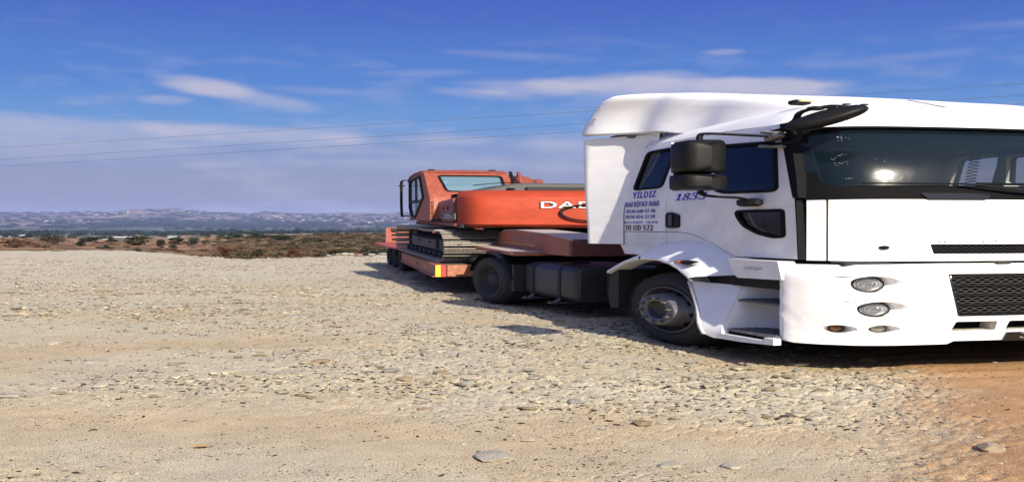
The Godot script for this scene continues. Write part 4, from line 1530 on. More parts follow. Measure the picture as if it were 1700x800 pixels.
func cab_roof(o: Node3D):
	# perimeter of the roof, then rings inwards and up
	var ring0 := []
	for i in 13: ring0.append(Vector2(lerpf(0.62, -0.78, i / 12.0), -1.0))             # left side (a, marker)
	var per := []
	for p in ring0: per.append([p.x, side_b(2.965), 2.968 - 0.022 * smoothstep(-0.3, -0.78, p.x)])
	var n := 40
	for i in n + 1:
		var s := lerpf(0.012, cab_curve.length - 0.012, float(i) / n)
		var q := cab_front(s, 2.868)
		var edge := minf(1.0, minf(i, n - i) / 2.0)
		per.append([-q.z, q.x, lerpf(2.935, 2.868, edge)])
	for i in 13: per.append([lerpf(-0.78, 0.62, i / 12.0), WIDTH - side_b(2.965), 2.968])
	var steps := [[0.0, 0.0], [0.02, 0.06], [0.055, 0.12], [0.11, 0.185], [0.19, 0.24], [0.30, 0.285], [0.5, 0.315], [0.85, 0.335]]
	var rows := []
	for st_ in steps:
		var row := []
		for p in per:
			var kb: float = 1.0 - st_[0] / 1.1
			var ka: float = 1.0 - st_[0] / 1.0
			var a: float = p[0]
			if a < 0.0: a = a * ka + 0.0
			var y: float = p[2] + st_[1] * (2.968 + 0.335 - p[2]) / 0.335
			row.append(V(a, MID + (p[1] - MID) * kb, y))
		rows.append(row)
	var mb := Mesher.new()
	mb.grid(rows)
	# closing strip across the middle and the back
	var last: Array = rows[rows.size() - 1]
	for i in last.size() / 2:
		mb.quad(last[i], last[i + 1], last[last.size() - 2 - i], last[last.size() - 1 - i], 0)
	for j in rows.size() - 1:
		var m: int = rows[j].size()
		mb.quad(rows[j][0], rows[j + 1][0], rows[j + 1][m - 1], rows[j][m - 1], -1)
	part("roof", mb, M("white_paint"), o)
	mb = Mesher.new()
	mb.box(V(-0.05, MID, 2.94), Vector3(1.02, 0.012, 0.62), 0.0)
	part("headlining", mb, M("interior"), o)
	# roof fairing
	rows = []
	var back := []
	var na := 30
	for i in na + 1:
		var k := i / float(na)
		var row := []
		var brow := []
		for j in 33:
			var q := j / 32.0 * 2.0 - 1.0                      # -1 left foot, 1 right foot
			var m := absf(q)
			# station: nearly upright side until 0.62, then over the top
			var a_top := lerpf(-0.96, 0.96, k)
			var a_foot := lerpf(-0.90, 1.20, k)
			var ytop := 3.09 + 0.76 * (1.0 - pow(1.0 - k, 1.75))
			if k > 0.93: ytop -= 0.10 * pow((k - 0.93) / 0.07, 2.0)
			var foot_b := 0.40 - 0.16 * smoothstep(0.0, 0.45, k) - 0.10 * smoothstep(0.45, 0.70, k) - 0.17 * smoothstep(0.72, 0.95, k)
			var foot_y := lerpf(3.00, 3.06, smoothstep(0.0, 0.4, k)) + 0.11 * smoothstep(0.50, 0.68, k) + 0.08 * clampf((k - 0.68) / 0.32, 0.0, 1.0)
			var lean := 0.05
			var rr := lerpf(0.16, 0.07, smoothstep(0.5, 0.85, k))
			var h := ytop - foot_y
			var x := 0.0
			var y := 0.0
			if m > 0.62:
				var t := (1.0 - m) / 0.38
				x = foot_b + lean * t
				y = foot_y + h * 0.80 * t
			else:
				var t := (0.62 - m) / 0.62
				var round_ := minf(t / 0.30, 1.0)
				var an := round_ * PI / 2.0
				x = foot_b + lean + (rr * (1.0 - cos(an)) if t < 0.30 else rr + (t - 0.30) / 0.70 * (MID - foot_b - lean - rr))
				y = foot_y + h * (0.80 + 0.17 * sin(an) + 0.03 * smoothstep(0.30, 1.0, t))
			var b := x if q < 0.0 else WIDTH - x
			var up := clampf((y - foot_y) / maxf(h, 0.05), 0.0, 1.0)
			var a := lerpf(a_foot, a_top, up * up * (0.6 + 0.4 * up))
			if k > 0.985: b += 0.015 * signf(MID - b)
			row.append(V(a, b, y))
			brow.append(V(a - 0.02, MID + (b - MID) * 0.97, y - 0.03))
		rows.append(row)
		back.append(brow)
	mb = Mesher.new()
	mb.grid(rows)
	mb.grid(back, false, 1)
	for j in 32: mb.quad(rows[na][j], rows[na][j + 1], back[na][j + 1], back[na][j])
	for i in na:
		mb.quad(rows[i][0], rows[i + 1][0], back[i + 1][0], back[i][0])
		mb.quad(rows[i][32], rows[i + 1][32], back[i + 1][32], back[i][32])
	var rf := part("roof_fairing", mb, M("white_paint"), o)
	mb = Mesher.new()                                        # scratches along its left rear edge
	for q in [[1.06, 3.62, 0.10], [1.10, 3.50, 0.05], [1.03, 3.67, 0.06], [1.13, 3.40, 0.04]]:
		mb.box(V(q[0] - 0.10, -0.002, q[1] - 0.02), Vector3(0.004, 0.0025, q[2] * 0.5), 0.0)
	part("scratches", mb, M("letter_grey"), rf)
	# dark neck between fairing and side collar
	mb = Mesher.new()
	mb.box(V(0.92, MID, 3.165), Vector3(1.07, 0.055, 0.17), 0.02)
	part("fairing_neck", mb, mat("neck_grey", lin(0.12, 0.115, 0.105), 0.8), o)
	# marker lamp at the roof's shoulder
	mb = Mesher.new()
	mb.box(V(-0.67, 0.325, 3.262), Vector3(0.045, 0.03, 0.035), 0.012)
	var lamp := part("roof_marker_lamp", mb, M("black_plastic"), o)
	mb = Mesher.new()
	mb.box(V(-0.70, 0.335, 3.275), Vector3(0.038, 0.016, 0.02), 0.008)
	part("lens", mb, mat("yellow_lens", lin(0.45, 0.42, 0.22), 0.3), lamp)
	for q in [[0.44, 3.19], [0.53, 3.193]]:
		mb = Mesher.new()
		mb.box(V(-0.86, q[0], q[1] + 0.004), Vector3(0.016, 0.008, 0.012), 0.003)
		part("roof_bolt", mb, M("black_plastic"), o)
	# aerial
	mb = Mesher.new()
	mb.tube([V(-0.90, 1.03, 3.15), V(-0.80, 0.80, 3.30)], 0.004, 5)
	mb.tube([V(-0.90, 1.03, 3.15), V(-0.98, 1.22, 3.06)], 0.006, 5)
	mb.lathe([[0.0, 0.05], [0.012, 0.045], [0.02, 0.0]], V(-0.90, 1.0, 3.12), Vector3.UP, 10)
	part("aerial", mb, M("black_plastic"), o)
	# body crease above the windscreen
	mb = Mesher.new()
	var pts := []
	for i in 41:
		var s := lerpf(0.10, cab_curve.length - 0.10, i / 40.0)
		pts.append(cab_front(s, 3.03, -0.004))


func cab_lettering(o: Node3D):
	var f := func(p): return cab_side(p, -0.003)
	var blue := M("letter_blue")
	part("lettering", lettering("YILDIZ", "Droid Sans", 700, 0.695, 2.135, 0.385, 2.235, f), blue, o, "blue name YILDIZ, top line of the side lettering")
	part("lettering", lettering("HAFRİYAT-NAK", "Droid Sans", 700, 0.785, 1.997, 0.325, 2.10, f), blue, o, "blue line HAFRİYAT-NAK on the quarter panel")
	part("lettering", lettering("0538 440 57 40", "Droid Sans", 700, 0.765, 1.902, 0.375, 1.955, f), blue, o, "upper blue telephone number")
	part("lettering", lettering("0536 654 23 38", "Droid Sans", 700, 0.775, 1.815, 0.378, 1.868, f), blue, o, "lower blue telephone number")
	part("lettering", lettering("ALİ-TUGAY   YILDIZ", "Droid Sans", 700, 0.80, 1.738, 0.34, 1.778, f), blue, o, "small blue line of first names")
	part("lettering", lettering("10 UD 572", "Droid Sans", 700, 0.785, 1.628, 0.405, 1.712, f), M("letter_black"), o, "black registration number 10 UD 572")
	part("lettering", lettering("1835", "Droid Serif", 700, 0.135, 2.062, -0.205, 2.162, f, 0.25), blue, o, "blue number 1835 on the door, partly behind the mirror arm")


func cab_inside(o: Node3D):
	var mb := Mesher.new()
	var rows := []
	for i in 31:
		var s := lerpf(0.06, cab_curve.length - 0.06, i / 30.0)
		var row := []
		for q in [[0.03, 2.02], [0.05, 2.12], [0.14, 2.145], [0.30, 2.15], [0.40, 2.11], [0.44, 1.95], [0.40, 1.45]]: row.append(cab_front(s, q[1], q[0]))
		rows.append(row)
	mb.grid(rows)
	part("dashboard", mb, M("interior"), o)
	for b in [0.62, 1.88]:
		mb = Mesher.new()
		mb.box(V(0.05, b, 1.80), Vector3(0.25, 0.09, 0.25), 0.06)
		mb.box(V(0.30, b, 2.07), Vector3(0.24, 0.27, 0.07), 0.05)
		mb.box(V(0.05, b, 1.56), Vector3(0.16, 0.14, 0.16), 0.02)
		part("seat", mb, M("interior_grey"), o)
	mb = Mesher.new()
	var c := V(-0.52, 0.62, 2.10)
	var ax := Vector3(0, 0.85, -0.5).normalized()
	var ring := []
	for i in 25:
		var an := TAU * i / 24.0
		ring.append(c + Vector3(cos(an), 0, 0) * 0.22 + ax.cross(Vector3.RIGHT) * sin(an) * 0.22)
	mb.tube(ring, 0.014, 6)
	mb.tube([c - Vector3(0.21, 0, 0), c - ax * 0.05, c + Vector3(0.21, 0, 0)], 0.015, 6)
	mb.tube([c - ax * 0.05, c - ax * 0.55], 0.03, 6)
	part("steering_wheel", mb, M("black_plastic"), o)
	# curly cord hanging from the headlining
	mb = Mesher.new()
	var pts := []
	for i in 150:
		var t := i / 149.0
		pts.append(V(0.10 + 0.008 * cos(t * TAU * 12.0), 1.93 - 0.05 * t + 0.034 * sin(t * TAU * 12.0), 2.82 - 0.60 * t))
	mb.tube(pts, 0.006, 5)
	part("curly_cord", mb, M("rubber_seal"), o, "black curly cord hanging in front of the far side window")
	mb = Mesher.new()
	mb.box(V(-0.60, 1.30, 2.80), Vector3(0.28, 0.05, 0.07), 0.02)
	part("roof_console", mb, M("interior_grey"), o)
	# papers on the dashboard
	mb = Mesher.new()
	mb.slab(poly([0.0, 0.0, 0.16, 0.02, 0.09, 0.14]), func(p): return V(-0.98 + p.y * 0.35, 1.16 + p.x * 0.8, 2.155 + p.y * 0.8), func(p): return V(-0.978 + p.y * 0.35, 1.16 + p.x * 0.8, 2.155 + p.y * 0.8), -1)
	var sheet_ := part("paper_sheet", mb, mat("paper", lin(0.7, 0.71, 0.7), 0.8), self)
	sheet_.transform = o.transform
	tag(sheet_, "white folded paper leaning on the dashboard behind the windscreen", "paper")


func bumper(o: Node3D):
	var L: float = bumper_curve.length
	var at_b := func(b): return bumper_curve.along(b)
	var f := func(p): return bumper_at(p.x, p.y)
	var g := func(p): return bumper_at(p.x, p.y, 0.035)
	var s1: float = at_b.call(0.575)
	var s2: float = at_b.call(0.605)
	var outline := poly([-0.03, 0.37, 0.05, 0.345, 0.3, 0.34, s1, 0.352, s2, 0.385, L * 0.5, 0.385, L - s2, 0.385, L - s1, 0.352, L - 0.3, 0.34, L - 0.05, 0.345, L + 0.03, 0.37, L + 0.03, 1.225, L - 0.06, 1.24, L - s1, 1.262, L * 0.5, 1.258, s1, 1.262, 0.06, 1.24, -0.03, 1.225])
	var holes := []
	var pockets := []
	# lamp pockets: a scoop reaching towards the middle
	for q in [[0.189, 0.316, 1.033, 0.087, 0.374], [0.212, 0.339, 0.753, 0.084, 0.402], [0.119, 0.170, 0.524, 0.044, 0.215], [0.260, 0.333, 0.531, 0.044, 0.369]]:
		var a: float = at_b.call(q[0])
		var b: float = at_b.call(q[1])
		var e: float = at_b.call(q[4])
		pockets.append([a, b, q[2], q[3], e])
	for mirror in 2:
		for p in pockets:
			var cx: float = (p[0] - 0.012 + p[4]) * 0.5
			var rx: float = (p[4] - p[0] + 0.012) * 0.5
			holes.append(ellipse(cx if not mirror else L - cx, p[2], rx, p[3] * 1.12, 32))
	var gr := poly([at_b.call(0.562), 1.152, L - at_b.call(0.562), 1.152, L - at_b.call(0.606), 0.672, at_b.call(0.606), 0.672])
	gr = rounded(gr, 0.015)
	holes.append(gr)
	var vents := []
	for mirror in 2:
		for q in [[0.585, 0.603, 0.790, 0.785], [0.832, 0.846, 1.06, 1.05]]:
			var v := PackedVector2Array([Vector2(at_b.call(q[0]), 0.508), Vector2(at_b.call(q[3]), 0.508), Vector2(at_b.call(q[2]), 0.612), Vector2(at_b.call(q[1]), 0.612)])
			if mirror:
				for i in 4: v[i].x = L - v[i].x
			if Geometry2D.is_polygon_clockwise(v): v.reverse()
			v = rounded(v, 0.01)
			vents.append(v)
			holes.append(v)
	var plate := rounded(poly([at_b.call(0.822), 0.375, at_b.call(0.84), 0.478, L - at_b.call(0.84), 0.478, L - at_b.call(0.822), 0.375]), 0.01)
	var mb := Mesher.new()
	mb.sheet(outline, holes, f, g, Vector2(0.035, 0.06))
	var bm := part("bumper", mb, M("white_paint"), o)
	mb = Mesher.new()                                        # small scuffs
	for q in [[0.05, 0.425, 0.02, 0.003], [0.062, 0.43, 0.01, 0.002]]:
		mb.slab(ellipse(q[0], q[1], q[2], q[3], 10), func(p): return bumper_at(p.x, p.y, -0.001), func(p): return bumper_at(p.x, p.y, 0.001), -1)
	for q in [0.70, 0.72, 0.745, 0.775]:
		mb.slab(ellipse(at_b.call(q), 0.44, 0.003, 0.014, 8), func(p): return bumper_at(p.x + (p.y - 0.44) * 0.4, p.y, -0.001), func(p): return bumper_at(p.x, p.y, 0.001), -1)
	part("scuff_mark", mb, M("letter_grey"), bm)
	# return of the bumper under and behind
	mb = Mesher.new()
	mb.sheet(poly([-0.02, 0.40, L + 0.02, 0.40, L + 0.02, 1.20, -0.02, 1.20]), [], func(p): return bumper_at(p.x, p.y, 0.17), func(p): return bumper_at(p.x, p.y, 0.19), Vector2(0.08, 0.3))
	part("bumper_backing", mb, M("chassis"), o)
	mb = Mesher.new()                                        # top ledge
	var ledge := []
	for i in 61:
		var s := lerpf(-0.03, L + 0.03, i / 60.0)
		ledge.append([bumper_at(s, 1.24, 0.0), bumper_at(s, 1.246, 0.05), bumper_at(s, 1.235, 0.16)])
	mb.grid(ledge)
	part("bumper_ledge", mb, M("white_plastic"), o)
	# lamps
	for mirror in 2:
		for k in 4:
			var p: Array = pockets[k]
			var cs: float = (p[0] + p[1]) * 0.5
			var rx: float = (p[1] - p[0]) * 0.5
			var ry: float = p[3]
			var pcx: float = (p[0] - 0.012 + p[4]) * 0.5
			var prx: float = (p[4] - p[0] + 0.012) * 0.5
			var sx := func(s): return s if not mirror else L - s
			# scoop from the hole's rim down to the lamp
			var rows := []
			for j in 7:
				var t := j / 6.0
				var row := []
				for i in 33:
					var an := TAU * i / 32.0
					var es := lerpf(pcx + prx * cos(an), cs + rx * cos(an), t)
					var ey: float = p[2] + lerpf(ry * 1.12, ry, t) * sin(an)
					row.append(bumper_at(sx.call(es), ey, 0.002 + 0.055 * smoothstep(0.0, 1.0, t)))
				rows.append(row)
			mb = Mesher.new()
			mb.grid(rows)
			part("lamp_pocket", mb, M("white_paint"), bm)
			var disc := func(t, depth, n, sq): 
				var row := []
				for i in n + 1:
					var an: float = TAU * i / n
					row.append(bumper_at(sx.call(cs + rx * t * cos(an)), p[2] + ry * t * sq * sin(an), depth))
				return row
			mb = Mesher.new()                                # dark ring
			mb.grid([disc.call(1.02, 0.05, 32, 1.0), disc.call(0.985, 0.040, 32, 1.0), disc.call(0.90, 0.046, 32, 1.0), disc.call(0.88, 0.062, 32, 1.0)])
			var hl := part("headlamp" if k < 2 else "fog_lamp", mb, M("black_plastic") if k < 2 else M("frame_grey"), o, ["upper headlamp", "lower headlamp", "amber fog lamp", "clear fog lamp"][k])
			mb = Mesher.new()                                # reflector bowl with facets
			var bowl := []
			for q in [[0.9, 0.060], [0.84, 0.066], [0.72, 0.085], [0.55, 0.11], [0.36, 0.13], [0.15, 0.14], [0.01, 0.14]]:
				var row: Array = disc.call(q[0], q[1], 48, 1.0)
				bowl.append(row)
			mb.grid(bowl, false, 0)
			part("reflector", mb, M("reflector_silver") if k != 2 else M("amber_dirty"), hl)
			if k < 2:
				mb = Mesher.new()                            # projector in the bowl, with a bright band
				mb.grid([disc.call(0.62, 0.062, 32, 1.0), disc.call(0.58, 0.048, 32, 1.0), disc.call(0.54, 0.062, 32, 1.0), disc.call(0.52, 0.10, 32, 1.0)])
				part("projector_ring", mb, M("chrome"), hl)
				mb = Mesher.new()
				mb.box(bumper_at(sx.call(cs + rx * 0.05), p[2] + ry * 0.12, 0.085), Vector3(0.045, 0.010, 0.02), 0.003)
				mb.box(bumper_at(sx.call(cs - rx * 0.35), p[2] - ry * 0.1, 0.08), Vector3(0.012, 0.028, 0.02), 0.003)
				mb.box(bumper_at(sx.call(cs + rx * 0.25), p[2] - ry * 0.3, 0.09), Vector3(0.03, 0.008, 0.02), 0.003)
				part("bulb_shield", mb, M("frame_grey"), hl)
			mb = Mesher.new()                                # lens
			mb.grid([disc.call(0.93, 0.046, 32, 1.0), disc.call(0.75, 0.036, 32, 1.0), disc.call(0.5, 0.028, 32, 1.0), disc.call(0.25, 0.024, 32, 1.0), disc.call(0.01, 0.023, 32, 1.0)])
			part("lens", mb, M("lens_glass") if k < 2 else (glass("fog_glass", Color(0.8, 0.78, 0.72), 0.35, 0.15) if k == 3 else glass("amber_glass", Color(0.55, 0.38, 0.18), 0.5, 0.15)), hl)
			if k < 2:                                        # brow line running outwards from the pocket
				mb = Mesher.new()
				var pts := []
				for i in 9:
					var t := i / 8.0
					pts.append(bumper_at(sx.call(p[0] - 0.012 - 0.13 * t + 0.06), p[2] + ry * lerpf(0.86, 0.98, t) + 0.012, 0.003 - 0.004 * sin(PI * t)))
				mb.tube(pts, [0.001, 0.003, 0.005, 0.006, 0.006, 0.005, 0.004, 0.002, 0.001], 6)
				part("brow", mb, M("white_paint"), bm)
	# main grille: frame, four slats and the net behind
	mb = Mesher.new()
	mb.sheet(shrink(gr, -0.006), [shrink(gr, 0.014)], func(p): return bumper_at(p.x, p.y, 0.004), func(p): return bumper_at(p.x, p.y, 0.06), Vector2(0.06, 0.1))
	var gf := part("grille", mb, M("black_gloss"), o)
	mb = Mesher.new()
	mb.sheet(gr, [], func(p): return bumper_at(p.x, p.y, 0.06), func(p): return bumper_at(p.x, p.y, 0.07), Vector2(0.1, 0.3))
	part("grille_backing", mb, M("rubber_seal"), gf)
	for k in 5:
		var y := 1.125 - k * 0.1075
		var x0 := lerpf(gr_left(at_b, 1.152), gr_left(at_b, 0.672), (1.152 - y) / 0.48)
		mb = Mesher.new()
		var rows := []
		for i in 41:
			var s := lerpf(x0, L - x0, i / 40.0)
			rows.append([bumper_at(s, y - 0.018, 0.035), bumper_at(s, y - 0.014, 0.012), bumper_at(s, y + 0.012, 0.010), bumper_at(s, y + 0.018, 0.035)])
		mb.grid(rows, false, -1)
		part("grille_slat", mb, M("black_plastic"), gf)
		if k < 4:
			mb = Mesher.new()
			honeycomb(mb, x0 + 0.012, L - x0 - 0.012, y - 0.092, y - 0.016, 0.045, 0.026, func(s, yy, i): return bumper_at(s, yy, i + 0.008))
			setting(part("grille_net", mb, M("grille_net"), gf), "stuff")
	# lower vents
	for v in vents:
		mb = Mesher.new()
		mb.edge(v, func(p): return bumper_at(p.x, p.y, 0.002), func(p): return bumper_at(p.x, p.y - 0.0, 0.10))
		var bx := part("vent", mb, mat("vent_cream", lin(0.55, 0.53, 0.47), 0.7), bm)
		mb = Mesher.new()
		mb.sheet(v, [], func(p): return bumper_at(p.x, p.y, 0.10), func(p): return bumper_at(p.x, p.y, 0.11), Vector2(0.1, 0.2))
		part("vent_mesh", mb, M("rubber_seal"), bx)
	mb = Mesher.new()
	mb.sheet(plate, [], func(p): return bumper_at(p.x, p.y, -0.012), func(p): return bumper_at(p.x, p.y, 0.0), Vector2(0.1, 0.2))
	var np := part("lower_grille_plate", mb, M("black_gloss"), o)
	mb = Mesher.new()
	var r := RandomNumberGenerator.new()
	r.seed = 4
	for i in 60:
		var s := r.randf_range(at_b.call(0.85), L - at_b.call(0.85))
		var y := r.randf_range(0.40, 0.465)
		var l := r.randf_range(0.008, 0.02)
		var hh := r.randf_range(0.003, 0.007)
		mb.quad(bumper_at(s, y, -0.015), bumper_at(s + l, y + 0.006, -0.015), bumper_at(s + l, y + 0.006 + hh, -0.015), bumper_at(s, y + hh, -0.015))
	part("plate_chips", mb, M("letter_silver"), np)
	# dark cross member seen in the slot above the bumper
	mb = Mesher.new()
	mb.box(V(-1.17, MID, 1.262), Vector3(1.0, 0.02, 0.05), 0.005)
	mb.box(V(-1.30, 0.86, 1.268), Vector3(0.035, 0.012, 0.04), 0.003)
	part("slot_member", mb, M("chassis"), o)


func gr_left(at_b: Callable, y: float) -> float:
	return at_b.call(0.562) if y > 0.9 else at_b.call(0.606)


# mudguard, step box and steps of one side
func step_and_fender(o: Node3D, right: bool):
	var R := func(v): return mirrored(v) if right else v
	# arch: upper edge on the cab, crown, outer lip, return
	var top := [[0.76, 1.01], [0.66, 1.10], [0.54, 1.225], [0.42, 1.34], [0.25, 1.435], [0.04, 1.475], [-0.15, 1.465], [-0.30, 1.415], [-0.44, 1.32], [-0.54, 1.20], [-0.61, 1.055]]
	var lip := [[0.70, 0.985], [0.60, 1.065], [0.48, 1.15], [0.34, 1.215], [0.19, 1.245], [0.02, 1.235], [-0.10, 1.195], [-0.19, 1.14], [-0.25, 1.085], [-0.29, 1.045], [-0.325, 1.005]]
	var a := []
	var b := []
	for i in 10:
		for k in 3:
			a.append(Vector2(lerpf(top[i][0], top[i + 1][0], k / 3.0), lerpf(top[i][1], top[i + 1][1], k / 3.0)))
			b.append(Vector2(lerpf(lip[i][0], lip[i + 1][0], k / 3.0), lerpf(lip[i][1], lip[i + 1][1], k / 3.0)))
	a.append(Vector2(top[10][0], top[10][1]))
	b.append(Vector2(lip[10][0], lip[10][1]))
	var rows := []
	for i in a.size():
		var row := []
		for q in [[0.0, 0.103, 0.0], [0.12, 0.075, 0.012], [0.35, 0.045, 0.016], [0.65, 0.005, 0.012], [0.9, -0.032, 0.008], [1.0, -0.05, -0.004], [1.0, -0.05, -0.03], [0.99, -0.03, -0.045], [0.97, 0.06, -0.05]]:
			var p: Vector2 = (a[i] as Vector2).lerp(b[i], q[0])
			row.append(R.call(V(p.x, q[1], p.y + q[2])))
		rows.append(row)
	var mb := Mesher.new()
	mb.grid(rows)
	var fd := part("front_fender", mb, M("white_paint"), o)
	mb = Mesher.new()                                        # joint line in the lip
	mb.box(R.call(V(0.245, -0.051, 1.225)), Vector3(0.003, 0.022, 0.004), 0.0)
	part("joint", mb, M("rubber_seal"), fd)
	mb = Mesher.new()                                        # black inner arch
	rows = []
	for i in 25:
		var an := lerpf(-0.35, PI + 0.25, i / 24.0)
		var c := V(0.05 + 0.655 * cos(an), 0, 0.50 + 0.70 * sin(an))
		rows.append([R.call(Vector3(0.13, c.y, c.z)), R.call(Vector3(0.55, c.y, c.z))])
	mb.grid(rows)
	part("wheel_arch_liner", mb, M("chassis"), o)
	mb = Mesher.new()                                        # rear flap behind the wheel
	var flap := rounded(poly([0.71, 1.0, 0.66, 1.03, 0.60, 1.02, 0.60, 0.42, 0.72, 0.40, 0.75, 0.6]), 0.04)
	mb.slab(flap, func(p): return R.call(V(p.x, -0.02, p.y)), func(p): return R.call(V(p.x, 0.50, p.y)), -1)
	part("mud_flap", mb, M("chassis"), o)
	# side repeater
	mb = Mesher.new()
	var c := V(-0.30, -0.052, 1.155)
	mb.lathe([[0.0, -0.11], [0.018, -0.105], [0.028, -0.07], [0.030, 0.0], [0.026, 0.07]], R.call(V(-0.235, -0.012, 1.20)), V(-1, 0, 0.0), 16)
	var lamp := part("side_repeater", mb, M("black_plastic"), o)
	mb = Mesher.new()
	mb.lathe([[0.031, -0.02], [0.031, -0.07], [0.024, -0.11], [0.0, -0.125]], R.call(V(-0.235, -0.012, 1.20)), V(-1, 0, 0.0), 16)
	part("lens", mb, M("amber_lens"), lamp)
	# step box panel above the gap
	mb = Mesher.new()
	var sp := rounded(poly([-0.575, 1.275, -1.0, 1.275, -1.03, 1.06, -0.66, 1.045, -0.62, 1.10]), 0.012)
	mb.sheet(sp, [], func(p): return R.call(V(p.x, 0.02 - 0.06 * maxf(p.y - 1.25, 0.0), p.y)), func(p): return R.call(V(p.x, 0.10, p.y)), Vector2(0.1, 0.1))
	var box := part("step_panel", mb, M("white_panel"), o)
	part("embossed_script", lettering("cargo", "Droid Serif", 700, -0.72, 1.145, -0.87, 1.195, func(p): return R.call(V(p.x, 0.017, p.y)), 0.3), M("letter_grey"), box, "faint embossed script")
	mb = Mesher.new()                                        # black gap between panel and step well
	mb.box(R.call(V(-0.62, 0.22, 0.995)), Vector3(0.16, 0.065, 0.44), 0.01)
	part("gap_member", mb, M("black_plastic"), o)
	# lower step skirt: arch-side part leans in upwards
	var skirt := poly([-0.235, 0.945, -0.27, 0.87, -0.33, 0.74, -0.39, 0.60, -0.45, 0.42, -0.50, 0.30, -0.56, 0.268, -0.80, 0.28, -1.06, 0.315, -1.06, 0.385, -0.985, 0.385, -0.985, 0.345, -0.62, 0.335, -0.60, 0.42, -0.60, 0.935])
	var sb := func(p): return 0.20 * maxf(p.y - 0.36, 0.0) * smoothstep(-0.90, -0.62, p.x) - 0.035 - 0.22 * maxf(p.x + 0.60, 0.0)
	mb = Mesher.new()
	mb.sheet(skirt, [], func(p): return R.call(V(p.x, sb.call(p), p.y)), func(p): return R.call(V(p.x, sb.call(p) + 0.035, p.y)), Vector2(0.05, 0.06))
	var sk := part("step_skirt", mb, M("white_paint"), o)
	# lip along the arch
	mb = Mesher.new()
	var pts := []
	for q in [[-0.235, 0.945], [-0.27, 0.87], [-0.33, 0.74], [-0.39, 0.60], [-0.45, 0.42], [-0.50, 0.30]]:
		pts.append(R.call(V(q[0] + 0.006, sb.call(Vector2(q[0], q[1])) + 0.004, q[1])))
	mb.tube(smooth_path(pts, 3), 0.016, 6)
	part("arch_lip", mb, M("white_plastic"), sk)
	# well: back, front and rear cheeks
	mb = Mesher.new()
	var wr := []
	for y in [0.36, 0.60, 0.955]:
		wr.append([R.call(V(-0.598, sb.call(Vector2(-0.60, y)) + 0.006, y)), R.call(V(-0.625, 0.10, y)), R.call(V(-0.68, 0.20, y)), R.call(V(-0.72, 0.215, y)), R.call(V(-1.03, 0.215, y))])
	mb.grid(wr)
	part("step_well", mb, M("white_panel"), o)
	mb = Mesher.new()
	mb.box(R.call(V(-1.02, 0.17, 0.66)), Vector3(0.13, 0.28, 0.012), 0.0)
	part("step_well_cheek", mb, M("white_plastic"), o)
	for q in [[0.755, 0.06], [0.385, 0.0]]:
		mb = Mesher.new()
		mb.box(R.call(V(-0.815, 0.10 + q[1] * 0.5, q[0])), Vector3(0.11 - q[1] * 0.4, 0.016, 0.20), 0.008)
		for k in 5: mb.box(R.call(V(-0.815, 0.02 + q[1] + k * 0.035, q[0] + 0.019)), Vector3(0.008, 0.005, 0.18), 0.002)
		part("step_tread", mb, M("tread_grey"), o)


